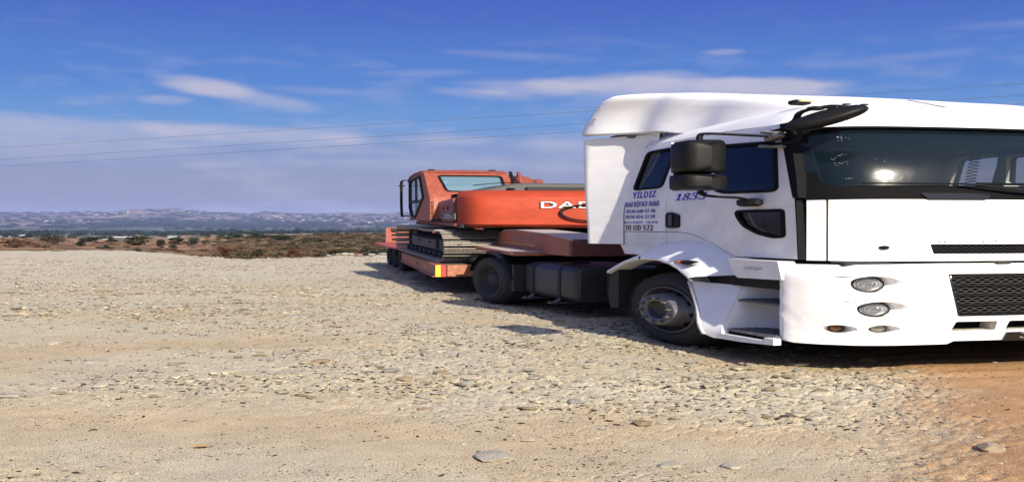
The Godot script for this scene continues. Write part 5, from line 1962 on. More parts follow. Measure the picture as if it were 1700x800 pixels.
func mirrors(o: Node3D):
	for right in 2:
		var R := func(v): return mirrored(v) if right else v
		# main housing and wide-angle housing: rounded shells open to the rear
		for q in [[2.525, 0.203, "main_mirror"], [2.218, 0.092, "wide_mirror"]]:
			var rows := []
			var ext: float = 0.110 if q[2] == "main_mirror" else 0.117
			for e in [[0.97, 0.075], [1.0, 0.06], [1.0, 0.0], [0.99, -0.035], [0.95, -0.065], [0.85, -0.085], [0.5, -0.098], [0.0, -0.10]]:
				var row := []
				for i in 37:
					var an := TAU * i / 36.0
					var cx := signf(cos(an)) * pow(absf(cos(an)), 0.30)
					var cy := signf(sin(an)) * pow(absf(sin(an)), 0.30)
					row.append(R.call(V(-0.75 + e[1] + cx * 0.02, -0.215 + cx * ext * e[0], q[0] + cy * q[1] * lerpf(1.0, e[0], 0.35) + (0.012 * cx if q[2] == "main_mirror" else 0.0))))
				rows.append(row)
			var mb := Mesher.new()
			mb.grid(rows)
			var h := part(q[2], mb, M("mirror_plastic"), o)
			mb = Mesher.new()
			mb.box(R.call(V(-0.69, -0.215, q[0])), Vector3(ext * 0.93, q[1] * 0.93, 0.004), 0.0)
			part("mirror_glass", mb, M("chrome"), h)
		# arms
		var mb := Mesher.new()
		mb.tube(smooth_path([R.call(V(-0.73, -0.20, 2.70)), R.call(V(-0.73, -0.20, 2.79)), R.call(V(-0.745, -0.17, 2.815)), R.call(V(-0.78, -0.02, 2.80)), R.call(V(-0.84, 0.10, 2.775))], 4), 0.016, 8)
		mb.tube(smooth_path([R.call(V(-0.73, -0.20, 2.12)), R.call(V(-0.73, -0.18, 2.07)), R.call(V(-0.73, -0.12, 2.05)), R.call(V(-0.71, 0.0, 2.04)), R.call(V(-0.69, 0.05, 2.01)), R.call(V(-0.69, 0.08, 1.99))], 4), 0.016, 8)
		part("mirror_arm", mb, M("mirror_plastic"), o)
		mb = Mesher.new()
		mb.box(R.call(V(-0.685, 0.065, 1.985)), Vector3(0.035, 0.05, 0.075), 0.022)
		part("mirror_foot", mb, M("mirror_plastic"), o)
		mb = Mesher.new()                                    # brackets on the door pillar
		mb.box(R.call(V(-0.80, 0.115, 2.83)), Vector3(0.03, 0.022, 0.075), 0.012, Basis(Vector3(1, 0, 0), 0.35))
		mb.box(R.call(V(-0.835, 0.10, 2.765)), Vector3(0.03, 0.028, 0.055), 0.015, Basis(Vector3(1, 0, 0), -0.4))
		mb.box(R.call(V(-0.80, 0.11, 2.665)), Vector3(0.025, 0.018, 0.09), 0.01, Basis(Vector3(1, 0, 0), 0.2))
		part("mirror_bracket", mb, mat("bracket_grey", lin(0.20, 0.19, 0.165), 0.6), o)
		mb = Mesher.new()
		mb.tube(smooth_path([R.call(V(-0.80, 0.11, 2.85)), R.call(V(-0.90, 0.12, 2.87)), R.call(V(-0.96, 0.10, 2.90))], 4), 0.014, 8)
		mb.tube(smooth_path([R.call(V(-0.79, 0.10, 2.66)), R.call(V(-0.86, 0.10, 2.685)), R.call(V(-0.96, 0.13, 2.70)), R.call(V(-0.97, 0.14, 2.80)), R.call(V(-1.0, 0.10, 2.90))], 4), 0.014, 8)
		part("mirror_bracket_rod", mb, M("black_plastic"), o)
	# kerb mirror: a tilted oval shell over the windscreen's left corner
	var c := V(-1.12, 0.17, 2.935)
	var u := V(-0.13, 0.25, 0.235).normalized()              # long axis, rising to the right
	var n := (Vector3(-0.2, 0.62, 0.0) + V(-0.7, 0, 0)).normalized()
	n = (n - u * n.dot(u)).normalized()
	var v := u.cross(n).normalized()
	var rows := []
	for e in [[0.90, -0.035], [1.0, -0.03], [1.0, 0.0], [0.97, 0.025], [0.85, 0.05], [0.6, 0.066], [0.3, 0.073], [0.0, 0.075]]:
		var row := []
		for i in 33:
			var an := TAU * i / 32.0
			row.append(c + u * cos(an) * 0.20 * e[0] + v * sin(an) * 0.082 * e[0] + n * e[1] * 0.7)
		rows.append(row)
	var mb := Mesher.new()
	mb.grid(rows)
	var km := part("kerb_mirror", mb, M("mirror_plastic"), o, "tilted oval mirror over the windscreen corner")
	mb = Mesher.new()
	rows = []
	for e in [[0.93, -0.036], [0.7, -0.042], [0.4, -0.046], [0.0, -0.047]]:
		var row := []
		for i in 33:
			var an := TAU * i / 32.0
			row.append(c + u * cos(an) * 0.20 * e[0] + v * sin(an) * 0.082 * e[0] + n * e[1] * 0.7)
		rows.append(row)
	mb.grid(rows)
	part("mirror_glass", mb, M("chrome"), km)
	mb = Mesher.new()
	mb.tube(smooth_path([V(-0.95, 0.09, 2.885), V(-1.0, 0.10, 2.93), V(-1.04, 0.10, 3.01), V(-1.09, 0.15, 3.055), V(-1.12, 0.20, 3.05), V(-1.13, 0.21, 3.02)], 4), 0.016, 8)
	mb.tube(smooth_path([V(-1.09, 0.15, 3.055), V(-1.12, 0.19, 3.075), V(-1.15, 0.25, 3.06), V(-1.15, 0.27, 3.04)], 4), 0.013, 8)
	mb.box(V(-1.08, 0.145, 3.05), Vector3(0.03, 0.022, 0.03), 0.01)
	part("kerb_mirror_arm", mb, M("mirror_plastic"), km)


func wheel(o: Node3D, a: float, b: float, out: float, dual: bool):
	var c := V(a, b, 0.51)
	var ax := Vector3(out, 0, 0)
	var w := Node3D.new()
	w.name = "wheel"
	o.add_child(w, true)
	var sets := [0.0, -0.33] if dual else [0.0]
	for s in sets:
		var mb := Mesher.new()
		var cc: Vector3 = c + ax * s
		mb.lathe([[0.30, -0.012], [0.325, -0.004], [0.36, 0.006], [0.40, 0.008], [0.44, 0.002], [0.475, -0.012], [0.500, -0.030], [0.513, -0.048], [0.520, -0.07], [0.520, -0.09], [0.508, -0.092], [0.508, -0.104], [0.521, -0.106], [0.522, -0.14], [0.510, -0.142], [0.510, -0.156], [0.522, -0.158], [0.521, -0.19], [0.508, -0.192], [0.508, -0.204], [0.520, -0.206], [0.518, -0.24], [0.50, -0.28], [0.44, -0.30], [0.36, -0.30], [0.30, -0.28]], cc, ax, 64)
		for k in 2: mb.lathe([[0.405 + k * 0.07, 0.0085 - k * 0.013], [0.41 + k * 0.07, 0.0125 - k * 0.014], [0.415 + k * 0.07, 0.0075 - k * 0.015]], cc, ax, 64)
		var ty := MeshInstance3D.new()
		ty.mesh = mb.mesh(M("tyre") if not dual else M("tyre_dusty"))
		ty.name = "tyre"
		w.add_child(ty, true)
	if dual:
		var mb := Mesher.new()
		mb.lathe([[0.315, -0.01], [0.305, 0.0], [0.295, -0.02], [0.28, -0.035], [0.25, -0.06], [0.19, -0.075], [0.17, -0.05], [0.13, -0.03], [0.0, -0.025]], c, ax, 48)
		sub("rim", mb, M("tyre_dusty"), w)
		return
	var mb2 := Mesher.new()
	mb2.lathe([[0.318, -0.02], [0.320, 0.004], [0.312, 0.010], [0.302, 0.004], [0.298, -0.02], [0.288, -0.05], [0.276, -0.06], [0.268, -0.052], [0.250, -0.030], [0.232, 0.0], [0.222, 0.028], [0.216, 0.046], [0.205, 0.05]], c, ax, 64)
	sub("rim", mb2, M("wheel_steel"), w)
	mb2 = Mesher.new()
	mb2.lathe([[0.214, 0.044], [0.211, 0.058], [0.204, 0.062], [0.125, 0.062], [0.119, 0.055], [0.115, 0.03]], c, ax, 48)
	sub("hub_flange", mb2, M("wheel_steel"), w)
	mb2 = Mesher.new()
	mb2.lathe([[0.116, 0.02], [0.112, 0.048], [0.100, 0.056], [0.085, 0.045], [0.05, 0.042], [0.0, 0.042]], c, ax, 32)
	sub("hub_cap", mb2, M("wheel_dark"), w)
	for i in 10:
		var an := TAU * (i + 0.3) / 10.0
		var d := Vector3(0, sin(an), cos(an))
		mb2 = Mesher.new()
		mb2.lathe([[0.027, 0.061], [0.027, 0.065], [0.017, 0.066], [0.016, 0.080], [0.012, 0.083], [0.008, 0.083], [0.007, 0.088], [0.0, 0.089]], c + d * 0.166, ax, 8, true)
		sub("wheel_nut", mb2, M("nut_steel"), w)
		mb2 = Mesher.new()                                   # hand holes in the dish
		an += TAU / 20.0
		d = Vector3(0, sin(an), cos(an))
		var e := Vector3(0, cos(an), -sin(an))
		var slope := (d * 0.045 - ax * 0.07).normalized()
		var nrm := e.cross(slope).normalized()
		if nrm.dot(ax) < 0.0: nrm = -nrm
		var m0 := c + d * 0.252 + ax * -0.030 + nrm * 0.006
		var ring := []
		for k in 14:
			var f := TAU * k / 14.0
			ring.append(m0 + e * cos(f) * 0.038 + slope * sin(f) * 0.028)
		for k in 14: mb2.tri(m0 + nrm * 0.002, ring[k], ring[(k + 1) % 14], -1)
		sub("hand_hole", mb2, M("rubber_seal"), w)


func sub(called: String, mb: Mesher, m: Material, parent: Node3D):
	var o := MeshInstance3D.new()
	o.mesh = mb.mesh(m)
	o.name = called
	parent.add_child(o, true)


func chassis(o: Node3D):
	var mb := Mesher.new()
	for b in [0.82, 1.68]:
		mb.box(V(1.55, b, 0.86), Vector3(0.05, 0.13, 2.7), 0.01)
	for a in [-0.9, 0.6, 1.6, 2.6, 4.1]: mb.box(V(a, MID, 0.86), Vector3(0.42, 0.09, 0.05), 0.01)
	part("frame_rail", mb, M("chassis"), o)
	mb = Mesher.new()
	for a in [0.02, 3.30]: mb.tube([V(a, 0.2, 0.51), V(a, 2.3, 0.51)], 0.07, 10)
	mb.lathe([[0.0, -0.2], [0.16, -0.16], [0.2, 0.0], [0.16, 0.16], [0.0, 0.2]], V(3.3, MID, 0.51), Vector3.RIGHT, 16)
	part("axle", mb, M("chassis"), o)
	mb = Mesher.new()
	mb.box(V(0.0, MID, 1.05), Vector3(0.4, 0.3, 0.6), 0.05)
	part("engine", mb, M("chassis"), o)
	mb = Mesher.new()
	mb.box(V(3.05, MID, 1.06), Vector3(0.42, 0.05, 0.45), 0.02)
	part("fifth_wheel", mb, M("chassis"), o)
	# fuel tank on the left, air tank box on the right
	for right in 2:
		var R := func(v): return mirrored(v) if right else v
		mb = Mesher.new()
		var shape := rounded(poly([0.09, 0.285, 0.72, 0.285, 0.72, 0.975, 0.09, 0.975]), 0.13, 6)
		var rows := []
		var n := shape.size()
		for k in [[2.66, 0.90], [2.645, 0.96], [2.60, 1.0], [1.98, 1.0], [1.62, 1.0], [1.575, 0.96], [1.56, 0.90]]:
			var row := []
			for p in shape: row.append(R.call(V(k[0], 0.405 + (p.x - 0.405) * k[1], 0.63 + (p.y - 0.63) * k[1])))
			rows.append(row)
		mb.grid(rows, true)
		for e in [0, 6]:
			for i in range(1, n - 1): mb.tri(rows[e][0], rows[e][i], rows[e][i + 1], -1)
		var tk := part("fuel_tank", mb, M("tank_paint"), o)
		for a in [1.88, 2.44]:
			mb = Mesher.new()
			rows = []
			for p in shape:
				var q := Vector2(0.405, 0.63) + (p - Vector2(0.405, 0.63)) * 1.018
				rows.append([R.call(V(a - 0.03, q.x + 0.004, q.y)), R.call(V(a - 0.028, q.x, q.y)), R.call(V(a + 0.028, q.x, q.y)), R.call(V(a + 0.03, q.x + 0.004, q.y))])
			rows.append(rows[0])
			mb.grid(rows, false, 0)
			part("tank_strap", mb, M("chassis"), tk)
			mb = Mesher.new()
			mb.box(R.call(V(a + 0.02, 0.12, 0.255)), Vector3(0.10, 0.022, 0.035), 0.008)
			mb.tube([R.call(V(a, 0.10, 0.34)), R.call(V(a, 0.06, 0.26))], 0.02, 6)
			part("tank_bracket", mb, M("grey_steel"), tk)
		mb = Mesher.new()
		mb.lathe([[0.0, 0.045], [0.06, 0.045], [0.07, 0.035], [0.07, 0.0]], R.call(V(2.03, 0.30, 0.965)), Vector3.UP, 16, true)
		part("filler_cap", mb, M("black_plastic"), tk)
		mb = Mesher.new()                                    # dark box between tank and front wheel, under the cab
		mb.box(R.call(V(1.12, 0.52, 0.70)), Vector3(0.28, 0.27, 0.32), 0.03)
		part("air_tank_box", mb, M("chassis"), o)
		# rear mudguard and its support
		mb = Mesher.new()
		rows = []
		for i in 21:
			var an := lerpf(0.12, PI - 0.25, i / 20.0)
			var p := Vector2(3.30 - 0.60 * cos(an), 0.50 + 0.62 * sin(an))
			rows.append([R.call(V(p.x, 0.0, p.y - 0.03)), R.call(V(p.x, 0.02, p.y)), R.call(V(p.x, 0.62, p.y)), R.call(V(p.x, 0.64, p.y - 0.03))])
		mb.grid(rows)
		part("rear_mudguard", mb, M("black_plastic"), o)
		mb = Mesher.new()
		mb.box(R.call(V(2.72, 0.33, 0.63)), Vector3(0.31, 0.27, 0.015), 0.008)
		mb.box(R.call(V(2.715, 0.33, 0.355)), Vector3(0.31, 0.012, 0.03), 0.004)
		part("mudguard_apron", mb, M("tank_paint"), o)
	mb = Mesher.new()                                        # dangling bright hose end by the apron
	mb.tube(smooth_path([V(2.69, 0.24, 0.90), V(2.68, 0.25, 0.84), V(2.685, 0.28, 0.79), V(2.68, 0.26, 0.76), V(2.68, 0.33, 0.735)], 4), 0.012, 6)
	part("hose_coupling", mb, M("grey_steel"), o)
	mb = Mesher.new()                                        # tail light box behind the left rear wheel
	mb.box(V(4.05, 0.2, 0.90), Vector3(0.14, 0.06, 0.04), 0.01)
	mb.box(V(4.05, 2.3, 0.90), Vector3(0.14, 0.06, 0.04), 0.01)
	part("tail_lamp_box", mb, M("black_plastic"), o)


# ------------------------------------------------------------------ the low-bed trailer
const TP := 0.021


func bar(o: Node3D, called: String, m: Material, centre: Vector3, half: Vector3, pitch: float, bevel := 0.01, turn := Basis(), label := "") -> MeshInstance3D:
	var mb := Mesher.new(pitch)
	mb.box(centre, half, bevel, turn)
	return part(called, mb, m, o, label)


func make_trailer():
	var o := thing("low_bed_trailer", "orange low bed semi-trailer carrying the excavator behind the tractor truck", "trailer", Vector3(-0.6806 * W, 0, -9.65 * W), deg_to_rad(10.305))
	# side and cross rails
	for right in 2:
		var R := func(v): return Vector3(3.0 - v.x, v.y, v.z) if right else v
		var mb := Mesher.new(TP)
		mb.box(R.call(V(1.88, 0.05, 0.587)), Vector3(0.05, 0.15, 1.875), 0.008)
		var rail := part("side_rail", mb, M("orange_rail"), o)
		for q in [[0.85, 0.06, 0.042, "marker_red"], [1.62, 0.05, 0.03, "track_dark"], [2.25, 0.05, 0.03, "marker_red"], [2.95, 0.05, 0.035, "marker_red"]]:
			mb = Mesher.new(TP)
			mb.box(R.call(V(q[0], -0.002, 0.60)), Vector3(0.004, q[1], q[2] * 1.6), 0.002)
			part("side_reflector", mb, M(q[3]), rail)
		mb = Mesher.new(TP)
		mb.box(R.call(V(1.85, 0.012, 0.447)), Vector3(0.035, 0.012, 1.84), 0.004)
		part("rail_flange", mb, M("rust_plate"), rail)
	bar(o, "front_beam", M("orange_rail"), V(0.045, 1.5, 0.587), Vector3(1.395, 0.148, 0.04), TP, 0.008)
	for q in [[0.026, "marker_yellow"], [0.073, "marker_red"], [2.974, "marker_yellow"], [2.927, "marker_red"]]:
		bar(o, "warning_stripe", M(q[1]), V(-0.003, q[0], 0.587), Vector3(0.0235, 0.146, 0.004), TP, 0.0)
	bar(o, "deck_frame", M("chassis"), V(1.9, 1.5, 0.58), Vector3(1.38, 0.11, 1.8), TP)
	for k in 11:
		bar(o, "deck_plank", M("deck_wood"), V(1.9, 0.22 + k * 0.256, 0.715), Vector3(0.118, 0.022, 1.80), TP, 0.006)
	# raised rear part over the axles
	bar(o, "rear_platform", M("rust_plate"), V(5.95, 1.5, 0.74), Vector3(1.15, 0.10, 2.2), TP, 0.01)
	for right in 2:
		var R := func(v): return Vector3(3.0 - v.x, v.y, v.z) if right else v
		var mb := Mesher.new(TP)
		mb.box(R.call(V(6.1, 0.17, 0.815)), Vector3(0.17, 0.022, 1.75), 0.008)
		mb.tube([R.call(V(4.6, 0.02, 0.80)), R.call(V(6.6, -0.04, 0.80)), R.call(V(7.9, -0.04, 0.80))], [0.04, 0.055, 0.055], 10)
		part("wheel_guard", mb, M("red_rail"), o)
		bar(o, "guard_apron", mat("maroon", lin(0.10, 0.028, 0.026), 0.7), R.call(V(4.75, 0.16, 0.62)), Vector3(0.105, 0.155, 0.012), TP, 0.004)
		# folded loading ramp: frame, cross bars, holes left open
		var ramp := bar(o, "loading_ramp", M("orange_dull"), R.call(V(7.6, 0.10, 1.17)), Vector3(0.05, 0.33, 0.05), TP, 0.008)
		for b in [0.48, 0.86]: sub("ramp_post", boxed(TP, R.call(V(7.6, b, 1.17)), Vector3(0.045, 0.33, 0.05)), M("orange_dull"), ramp)
		for k in 4: sub("ramp_rung", boxed(TP, R.call(V(7.61, 0.48, 0.90 + k * 0.19)), Vector3(0.40, [0.05, 0.06, 0.06, 0.045][k], 0.04)), M("orange_dull"), ramp)
		sub("ramp_sheet", boxed(TP, R.call(V(7.66, 0.29, 1.17)), Vector3(0.16, 0.30, 0.012)), M("rust_plate"), ramp)
		sub("ramp_lug", boxed(TP, R.call(V(7.55, 0.19, 1.43)), Vector3(0.05, 0.06, 0.03)), M("track_dark"), ramp)
	for a in [5.47, 6.65, 7.83]:
		for right in 2:
			var out := 1.0 if right else -1.0
			var b := 2.88 if right else 0.12
			var w := Node3D.new()
			w.name = "trailer_wheel"
			o.add_child(w, true)
			for s in [0.0, -0.29]:
				var mb := Mesher.new()
				mb.lathe([[0.25, -0.02], [0.28, 0.0], [0.34, 0.008], [0.39, 0.0], [0.415, -0.03], [0.42, -0.06], [0.41, -0.10], [0.42, -0.12], [0.42, -0.18], [0.41, -0.22], [0.36, -0.25], [0.25, -0.24]], V(a, b + 0.0, 0.41) + Vector3(out * s, 0, 0), Vector3(out, 0, 0), 40)
				sub("tyre", mb, M("tyre"), w)
			var mb2 := Mesher.new()
			mb2.lathe([[0.26, -0.02], [0.245, -0.01], [0.235, -0.06], [0.15, -0.10], [0.13, -0.03], [0.0, -0.01]], V(a, b, 0.41), Vector3(out, 0, 0), 32)
			sub("rim", mb2, M("tyre_dusty"), w)
		var mb3 := Mesher.new()
		mb3.tube([V(a, 0.3, 0.41), V(a, 2.7, 0.41)], 0.06, 8)
		part("axle", mb3, M("chassis"), o)
	# gooseneck
	var side := poly([0.25, 0.72, 0.26, 1.05, 0.22, 1.26, 0.15, 1.42, 0.05, 1.52, -0.08, 1.585, -0.25, 1.62, -0.75, 1.635, -1.95, 1.585, -2.75, 1.50, -2.72, 1.20, -1.60, 1.16, -0.30, 1.12, -0.15, 1.0, -0.12, 0.72])
	for b in [0.60, 2.36]:
		var mb := Mesher.new(TP)
		mb.slab(side, func(p): return V(p.x, b, p.y), func(p): return V(p.x, b + 0.04, p.y), -1)
		part("gooseneck_side", mb, M("rust_plate"), o)
	var mb4 := Mesher.new(TP)
	var rows := []
	for p in [[0.255, 1.06], [0.215, 1.262], [0.145, 1.42], [0.047, 1.518], [-0.08, 1.582], [-0.25, 1.617], [-0.75, 1.632], [-1.95, 1.582], [-2.75, 1.498]]:
		rows.append([V(p[0], 0.59, p[1] + 0.012), V(p[0], 0.90, p[1] + 0.012)])
	mb4.grid(rows, false, -1)
	var mb5 := Mesher.new(TP)
	mb5.grid(rows.map(func(q): return q.map(func(v): return Vector3(3.0 - v.x, v.y, v.z))), false, -1)
	part("gooseneck_top", mb5, M("pale_top"), o)
	rows = []
	for p in [[0.255, 1.06], [0.215, 1.262], [0.145, 1.42], [0.047, 1.518], [-0.08, 1.582], [-0.25, 1.617], [-0.75, 1.632], [-1.95, 1.582], [-2.75, 1.498]]:
		rows.append([V(p[0], 0.59, p[1] - 0.012), V(p[0], 0.59, p[1] + 0.012)])
	mb4.grid(rows, false, -1)
	part("gooseneck_top", mb4, M("pale_top"), o)
	# ledge round the gooseneck, over the tractor's rear wheels
	mb4 = Mesher.new(TP)
	var plan := poly([0.06, 0.39, -0.35, 0.385, -1.80, 0.37, -1.80, 2.63, 0.06, 2.61])
	mb4.slab(plan, func(p): return V(p.x, p.y, 1.205), func(p): return V(p.x, p.y, 1.15), -1)
	part("gooseneck_ledge", mb4, M("pale_top"), o)
	mb4 = Mesher.new(TP)
	mb4.box(V(-0.85, 0.383, 1.163), Vector3(0.012, 0.035, 0.9), 0.004)
	mb4.box(V(-1.81, 1.5, 1.165), Vector3(1.13, 0.035, 0.012), 0.004)
	part("ledge_edge", mb4, M("rust_plate"), o)
	bar(o, "gooseneck_nose", mat("maroon_shaded", lin(0.11, 0.03, 0.025), 0.7), V(-2.76, 1.5, 1.345), Vector3(0.93, 0.14, 0.04), TP)  # plate colour darkened to paint in the shade behind the cab
	bar(o, "yellow_stripe", mat("stripe_yellow", lin(0.40, 0.25, 0.04), 0.6), V(-0.72, 0.597, 1.312), Vector3(0.004, 0.018, 0.78), TP, 0.0, Basis(Vector3.RIGHT, -0.005))
	# worn, unreadable lettering: two lines of broken strokes
	var r := RandomNumberGenerator.new()
	r.seed = 12
	for line in 2:
		mb4 = Mesher.new(TP)
		var a := -0.50
		while a > -1.38:
			var w := r.randf_range(0.025, 0.055)
			var y0 := (1.475 if line == 0 else 1.405) + a * 0.005
			var h := 0.048 if line == 0 else 0.030
			if r.randf() > 0.14:
				for q in [[a, y0, 0.010, h], [a - w + 0.01, y0 + h * 0.3 * r.randf(), 0.010, h * r.randf_range(0.5, 0.9)], [a - w * 0.5, y0 + h * (0.85 if r.randf() < 0.5 else 0.45), w * 0.5, 0.008]]:
					mb4.box(V(q[0], 0.598, q[1] + q[3] * 0.5), Vector3(0.002, q[3] * 0.5, q[2] * 0.5 + 0.003), 0.0)
			a -= w + 0.022
		part("worn_lettering", mb4, M("letter_faint"), o, "faint worn white lettering on the gooseneck" if line == 0 else "")
	# grey pump box on the gooseneck
	mb4 = Mesher.new(TP)
	mb4.box(V(-2.1, 1.45, 1.52), Vector3(0.52, 0.10, 0.25), 0.03, Basis(Vector3(0, 0, 1), 0.10))
	part("pump_box", mb4, M("frame_grey"), o)


func boxed(pitch: float, c: Vector3, h: Vector3, bevel := 0.006) -> Mesher:
	var mb := Mesher.new(pitch)
	mb.box(c, h, bevel)
	return mb


# ------------------------------------------------------------------ the excavator
const XP := 0.042


func make_excavator():
	var o := thing("excavator", "orange crawler excavator with grey hood parked on the low bed trailer", "excavator", Vector3(-0.679 * W, 0, -9.646 * W), deg_to_rad(12.127))
	# tracks
	for right in 2:
		var R := func(v): return Vector3(3.0 - v.x, v.y, v.z) if right else v
		var fr := part("track_frame", boxed(XP, R.call(V(2.28, 0.40, 1.12)), Vector3(0.17, 0.19, 1.36), 0.04), M("frame_grey"), o)
		sub("frame_plate", boxed(XP, R.call(V(2.2, 0.215, 1.14)), Vector3(0.02, 0.13, 0.85), 0.01), M("frame_grey"), fr)
		for a in [1.75, 2.6]: sub("frame_hole", boxed(XP, R.call(V(a, 0.192, 1.18)), Vector3(0.006, 0.025, 0.05), 0.004), M("rubber_seal"), fr)
		for k in 8:
			var mb := Mesher.new(XP)
			mb.lathe([[0.0, 0.20], [0.06, 0.20], [0.085, 0.17], [0.085, 0.10], [0.075, 0.09], [0.075, -0.09], [0.085, -0.10], [0.085, -0.20], [0.0, -0.2]], R.call(V(1.05 + k * 0.38, 0.39, 0.87)), Vector3.RIGHT, 14)
			sub("roller", mb, M("track_dark"), fr)
		for a in [0.60, 3.92]:
			var mb := Mesher.new(XP)
			mb.lathe([[0.0, 0.10], [0.10, 0.10], [0.14, 0.06], [0.26, 0.05], [0.30, 0.09], [0.36, 0.09], [0.36, -0.09], [0.30, -0.09], [0.0, -0.10]], R.call(V(a, 0.39, 1.155)), Vector3.RIGHT, 28)
			sub("idler" if a < 1.0 else "sprocket", mb, M("track_dark"), fr)
		# shoes round the loop
		var track := Node3D.new()
		track.name = "track"
		o.add_child(track, true)
		var cf := Vector2(0.60, 1.155)
		var cb := Vector2(3.92, 1.155)
		var rad := 0.405
		var straight := cb.x - cf.x
		var total := 2.0 * straight + TAU * rad
		var n := 50
		for i in n:
			var s := total * i / n
			var p := Vector2.ZERO
			var t := Vector2.ZERO
			if s < straight: p = Vector2(cf.x + s, cf.y - rad); t = Vector2(1, 0)
			elif s < straight + PI * rad:
				var an := -PI / 2.0 + (s - straight) / rad
				p = cb + Vector2(cos(an), sin(an)) * rad; t = Vector2(-sin(an), cos(an))
			elif s < 2.0 * straight + PI * rad:
				var q := (s - straight - PI * rad) / straight
				p = Vector2(cb.x - q * straight, cf.y + rad - 0.035 * sin(PI * fposmod(q * 2.0, 1.0))); t = Vector2(-1, 0)
			else:
				var an := PI / 2.0 + (s - 2.0 * straight - PI * rad) / rad
				p = cf + Vector2(cos(an), sin(an)) * rad; t = Vector2(-sin(an), cos(an))
			var nn := Vector2(t.y, -t.x)                      # outwards
			# in (b, y, -a): x stays across, z runs along -a
			var bs := Basis(Vector3(1, 0, 0), Vector3(0, nn.y, -nn.x), Vector3(0, t.y, -t.x))
			var mb := Mesher.new(XP)
			var c: Vector3 = R.call(V(p.x, 0.39, p.y))
			mb.box(c, Vector3(0.285, 0.011, 0.072), 0.004, bs)
			for g in [-0.058, 0.0, 0.052]:
				mb.box(c + bs * Vector3(0, 0.020, g), Vector3(0.283, 0.014, 0.0075), 0.003, bs)
			sub("track_shoe", mb, M("track_steel"), track)
			if i % 2 == 0:
				mb = Mesher.new(XP)
				for x in [-0.09, 0.09]: mb.box(c + bs * Vector3(x, -0.05, 0.0), Vector3(0.025, 0.042, 0.13), 0.01, bs)
				for x in [-0.14, 0.14]: mb.box(c + bs * Vector3(x, 0.015, 0.03), Vector3(0.018, 0.012, 0.018), 0.003, bs)
				sub("track_link", mb, M("track_dark"), track)
	# undercarriage middle and slew ring
	bar(o, "undercarriage", M("track_dark"), V(2.35, 1.5, 1.2), Vector3(0.95, 0.18, 0.8), XP, 0.04)
	var mb := Mesher.new(XP)
	mb.lathe([[0.0, 1.40], [0.62, 1.40], [0.62, 1.68], [0.0, 1.68]], V(2.3, 1.5, 0), Vector3.UP, 32, true)
	part("slew_ring", mb, M("track_dark"), o)
	bar(o, "upper_frame", M("track_dark"), V(1.7, 1.5, 1.71), Vector3(1.26, 0.06, 1.6), XP, 0.02)
	# left body side and its mirror image
	for right in 2:
		var R := func(v): return Vector3(3.0 - v.x, v.y, v.z) if right else v
		mb = Mesher.new(XP)
		var prof := [[0.36, 1.66], [0.26, 1.68], [0.225, 1.74], [0.22, 1.80], [0.22, 2.40], [0.26, 2.47], [0.42, 2.60], [0.60, 2.64], [1.5, 2.64]]
		var rows := []
		for a in [0.36, 0.6, 0.9, 1.30, 1.55]:
			var row := []
			for p in prof:
				var y: float = p[1]
				if y > 2.3: y -= 0.10 * smoothstep(0.0, 1.5, a) * smoothstep(2.3, 2.5, y)
				row.append(R.call(V(a, p[0], y)))
			rows.append(row)
		mb.grid(rows)
		for e in [0, 4]:
			for k in prof.size() - 1: mb.tri(R.call(V(0.36 if e == 0 else 1.55, 1.5, 1.66)), rows[e][k], rows[e][k + 1], -1)
		part("side_body", mb, M("orange_dull"), o)
		mb = Mesher.new(XP)
		mb.box(R.call(V(1.65, 0.31, 1.735)), Vector3(0.095, 0.062, 1.40), 0.03)
		part("lower_sill", mb, M("orange_dull"), o)
		mb = Mesher.new(XP)
		mb.box(R.call(V(1.65, 0.214, 1.802)), Vector3(0.006, 0.006, 1.35), 0.0)
		mb.box(R.call(V(1.25, 0.210, 1.835)), Vector3(0.008, 0.014, 0.14), 0.004)
		part("door_seam", mb, M("rubber_seal"), o)
		mb = Mesher.new(XP)
		mb.slab(poly([0.25, 2.03, 1.25, 2.03, 1.50, 1.87, 0.25, 1.87]), func(p): return R.call(V(p.x, 0.215, p.y)), func(p): return R.call(V(p.x, 0.225, p.y)), -1)
		var band := part("grey_band", mb, M("band_grey"), o)
		if not right:
			sub("lettering", lettering("225", "Droid Sans", 700, 0.86, 1.895, 0.50, 2.01, func(p): return V(p.x, 0.210, p.y), 0.2, XP), M("letter_silver"), band)
			sub("lettering", lettering("LC", "Droid Sans", 700, 0.47, 1.895, 0.28, 1.965, func(p): return V(p.x, 0.210, p.y), 0.2, XP), M("letter_silver"), band)
		for q in [[0.68, 2.17, 0.016], [0.96, 2.16, 0.010]]: sub("side_latch", boxed(XP, R.call(V(q[0], 0.217, q[1])), Vector3(0.004, 0.035, q[2]), 0.0), M("rubber_seal"), band)
	# counterweight
	mb = Mesher.new(XP)
	var rows2 := []
	for q in [[1.675, 0.16], [1.69, 0.10], [1.76, 0.0], [1.77, 0.0], [2.08, -0.012], [2.44, 0.0], [2.45, 0.002], [2.60, 0.10], [2.615, 0.12], [2.62, 0.25], [2.62, 0.6]]:
		var row := []
		for i in 61:
			var x := (i / 60.0) * 2.0 - 1.0
			var e := signf(x) * (1.0 - pow(1.0 - absf(x), 1.5))
			var b := 1.5 + e * 1.26
			var a := -0.25 + 0.16 * e * e + 0.36 * pow(absf(e), 24.0)
			row.append(V(a + q[1], 1.5 + (b - 1.5) * (1.0 - q[1] * 0.25), q[0]))
		rows2.append(row)
	mb.grid(rows2)
	var lastrow: Array = rows2[rows2.size() - 1]
	for i in 30: mb.quad(lastrow[i], lastrow[i + 1], lastrow[59 - i], lastrow[60 - i], -1)
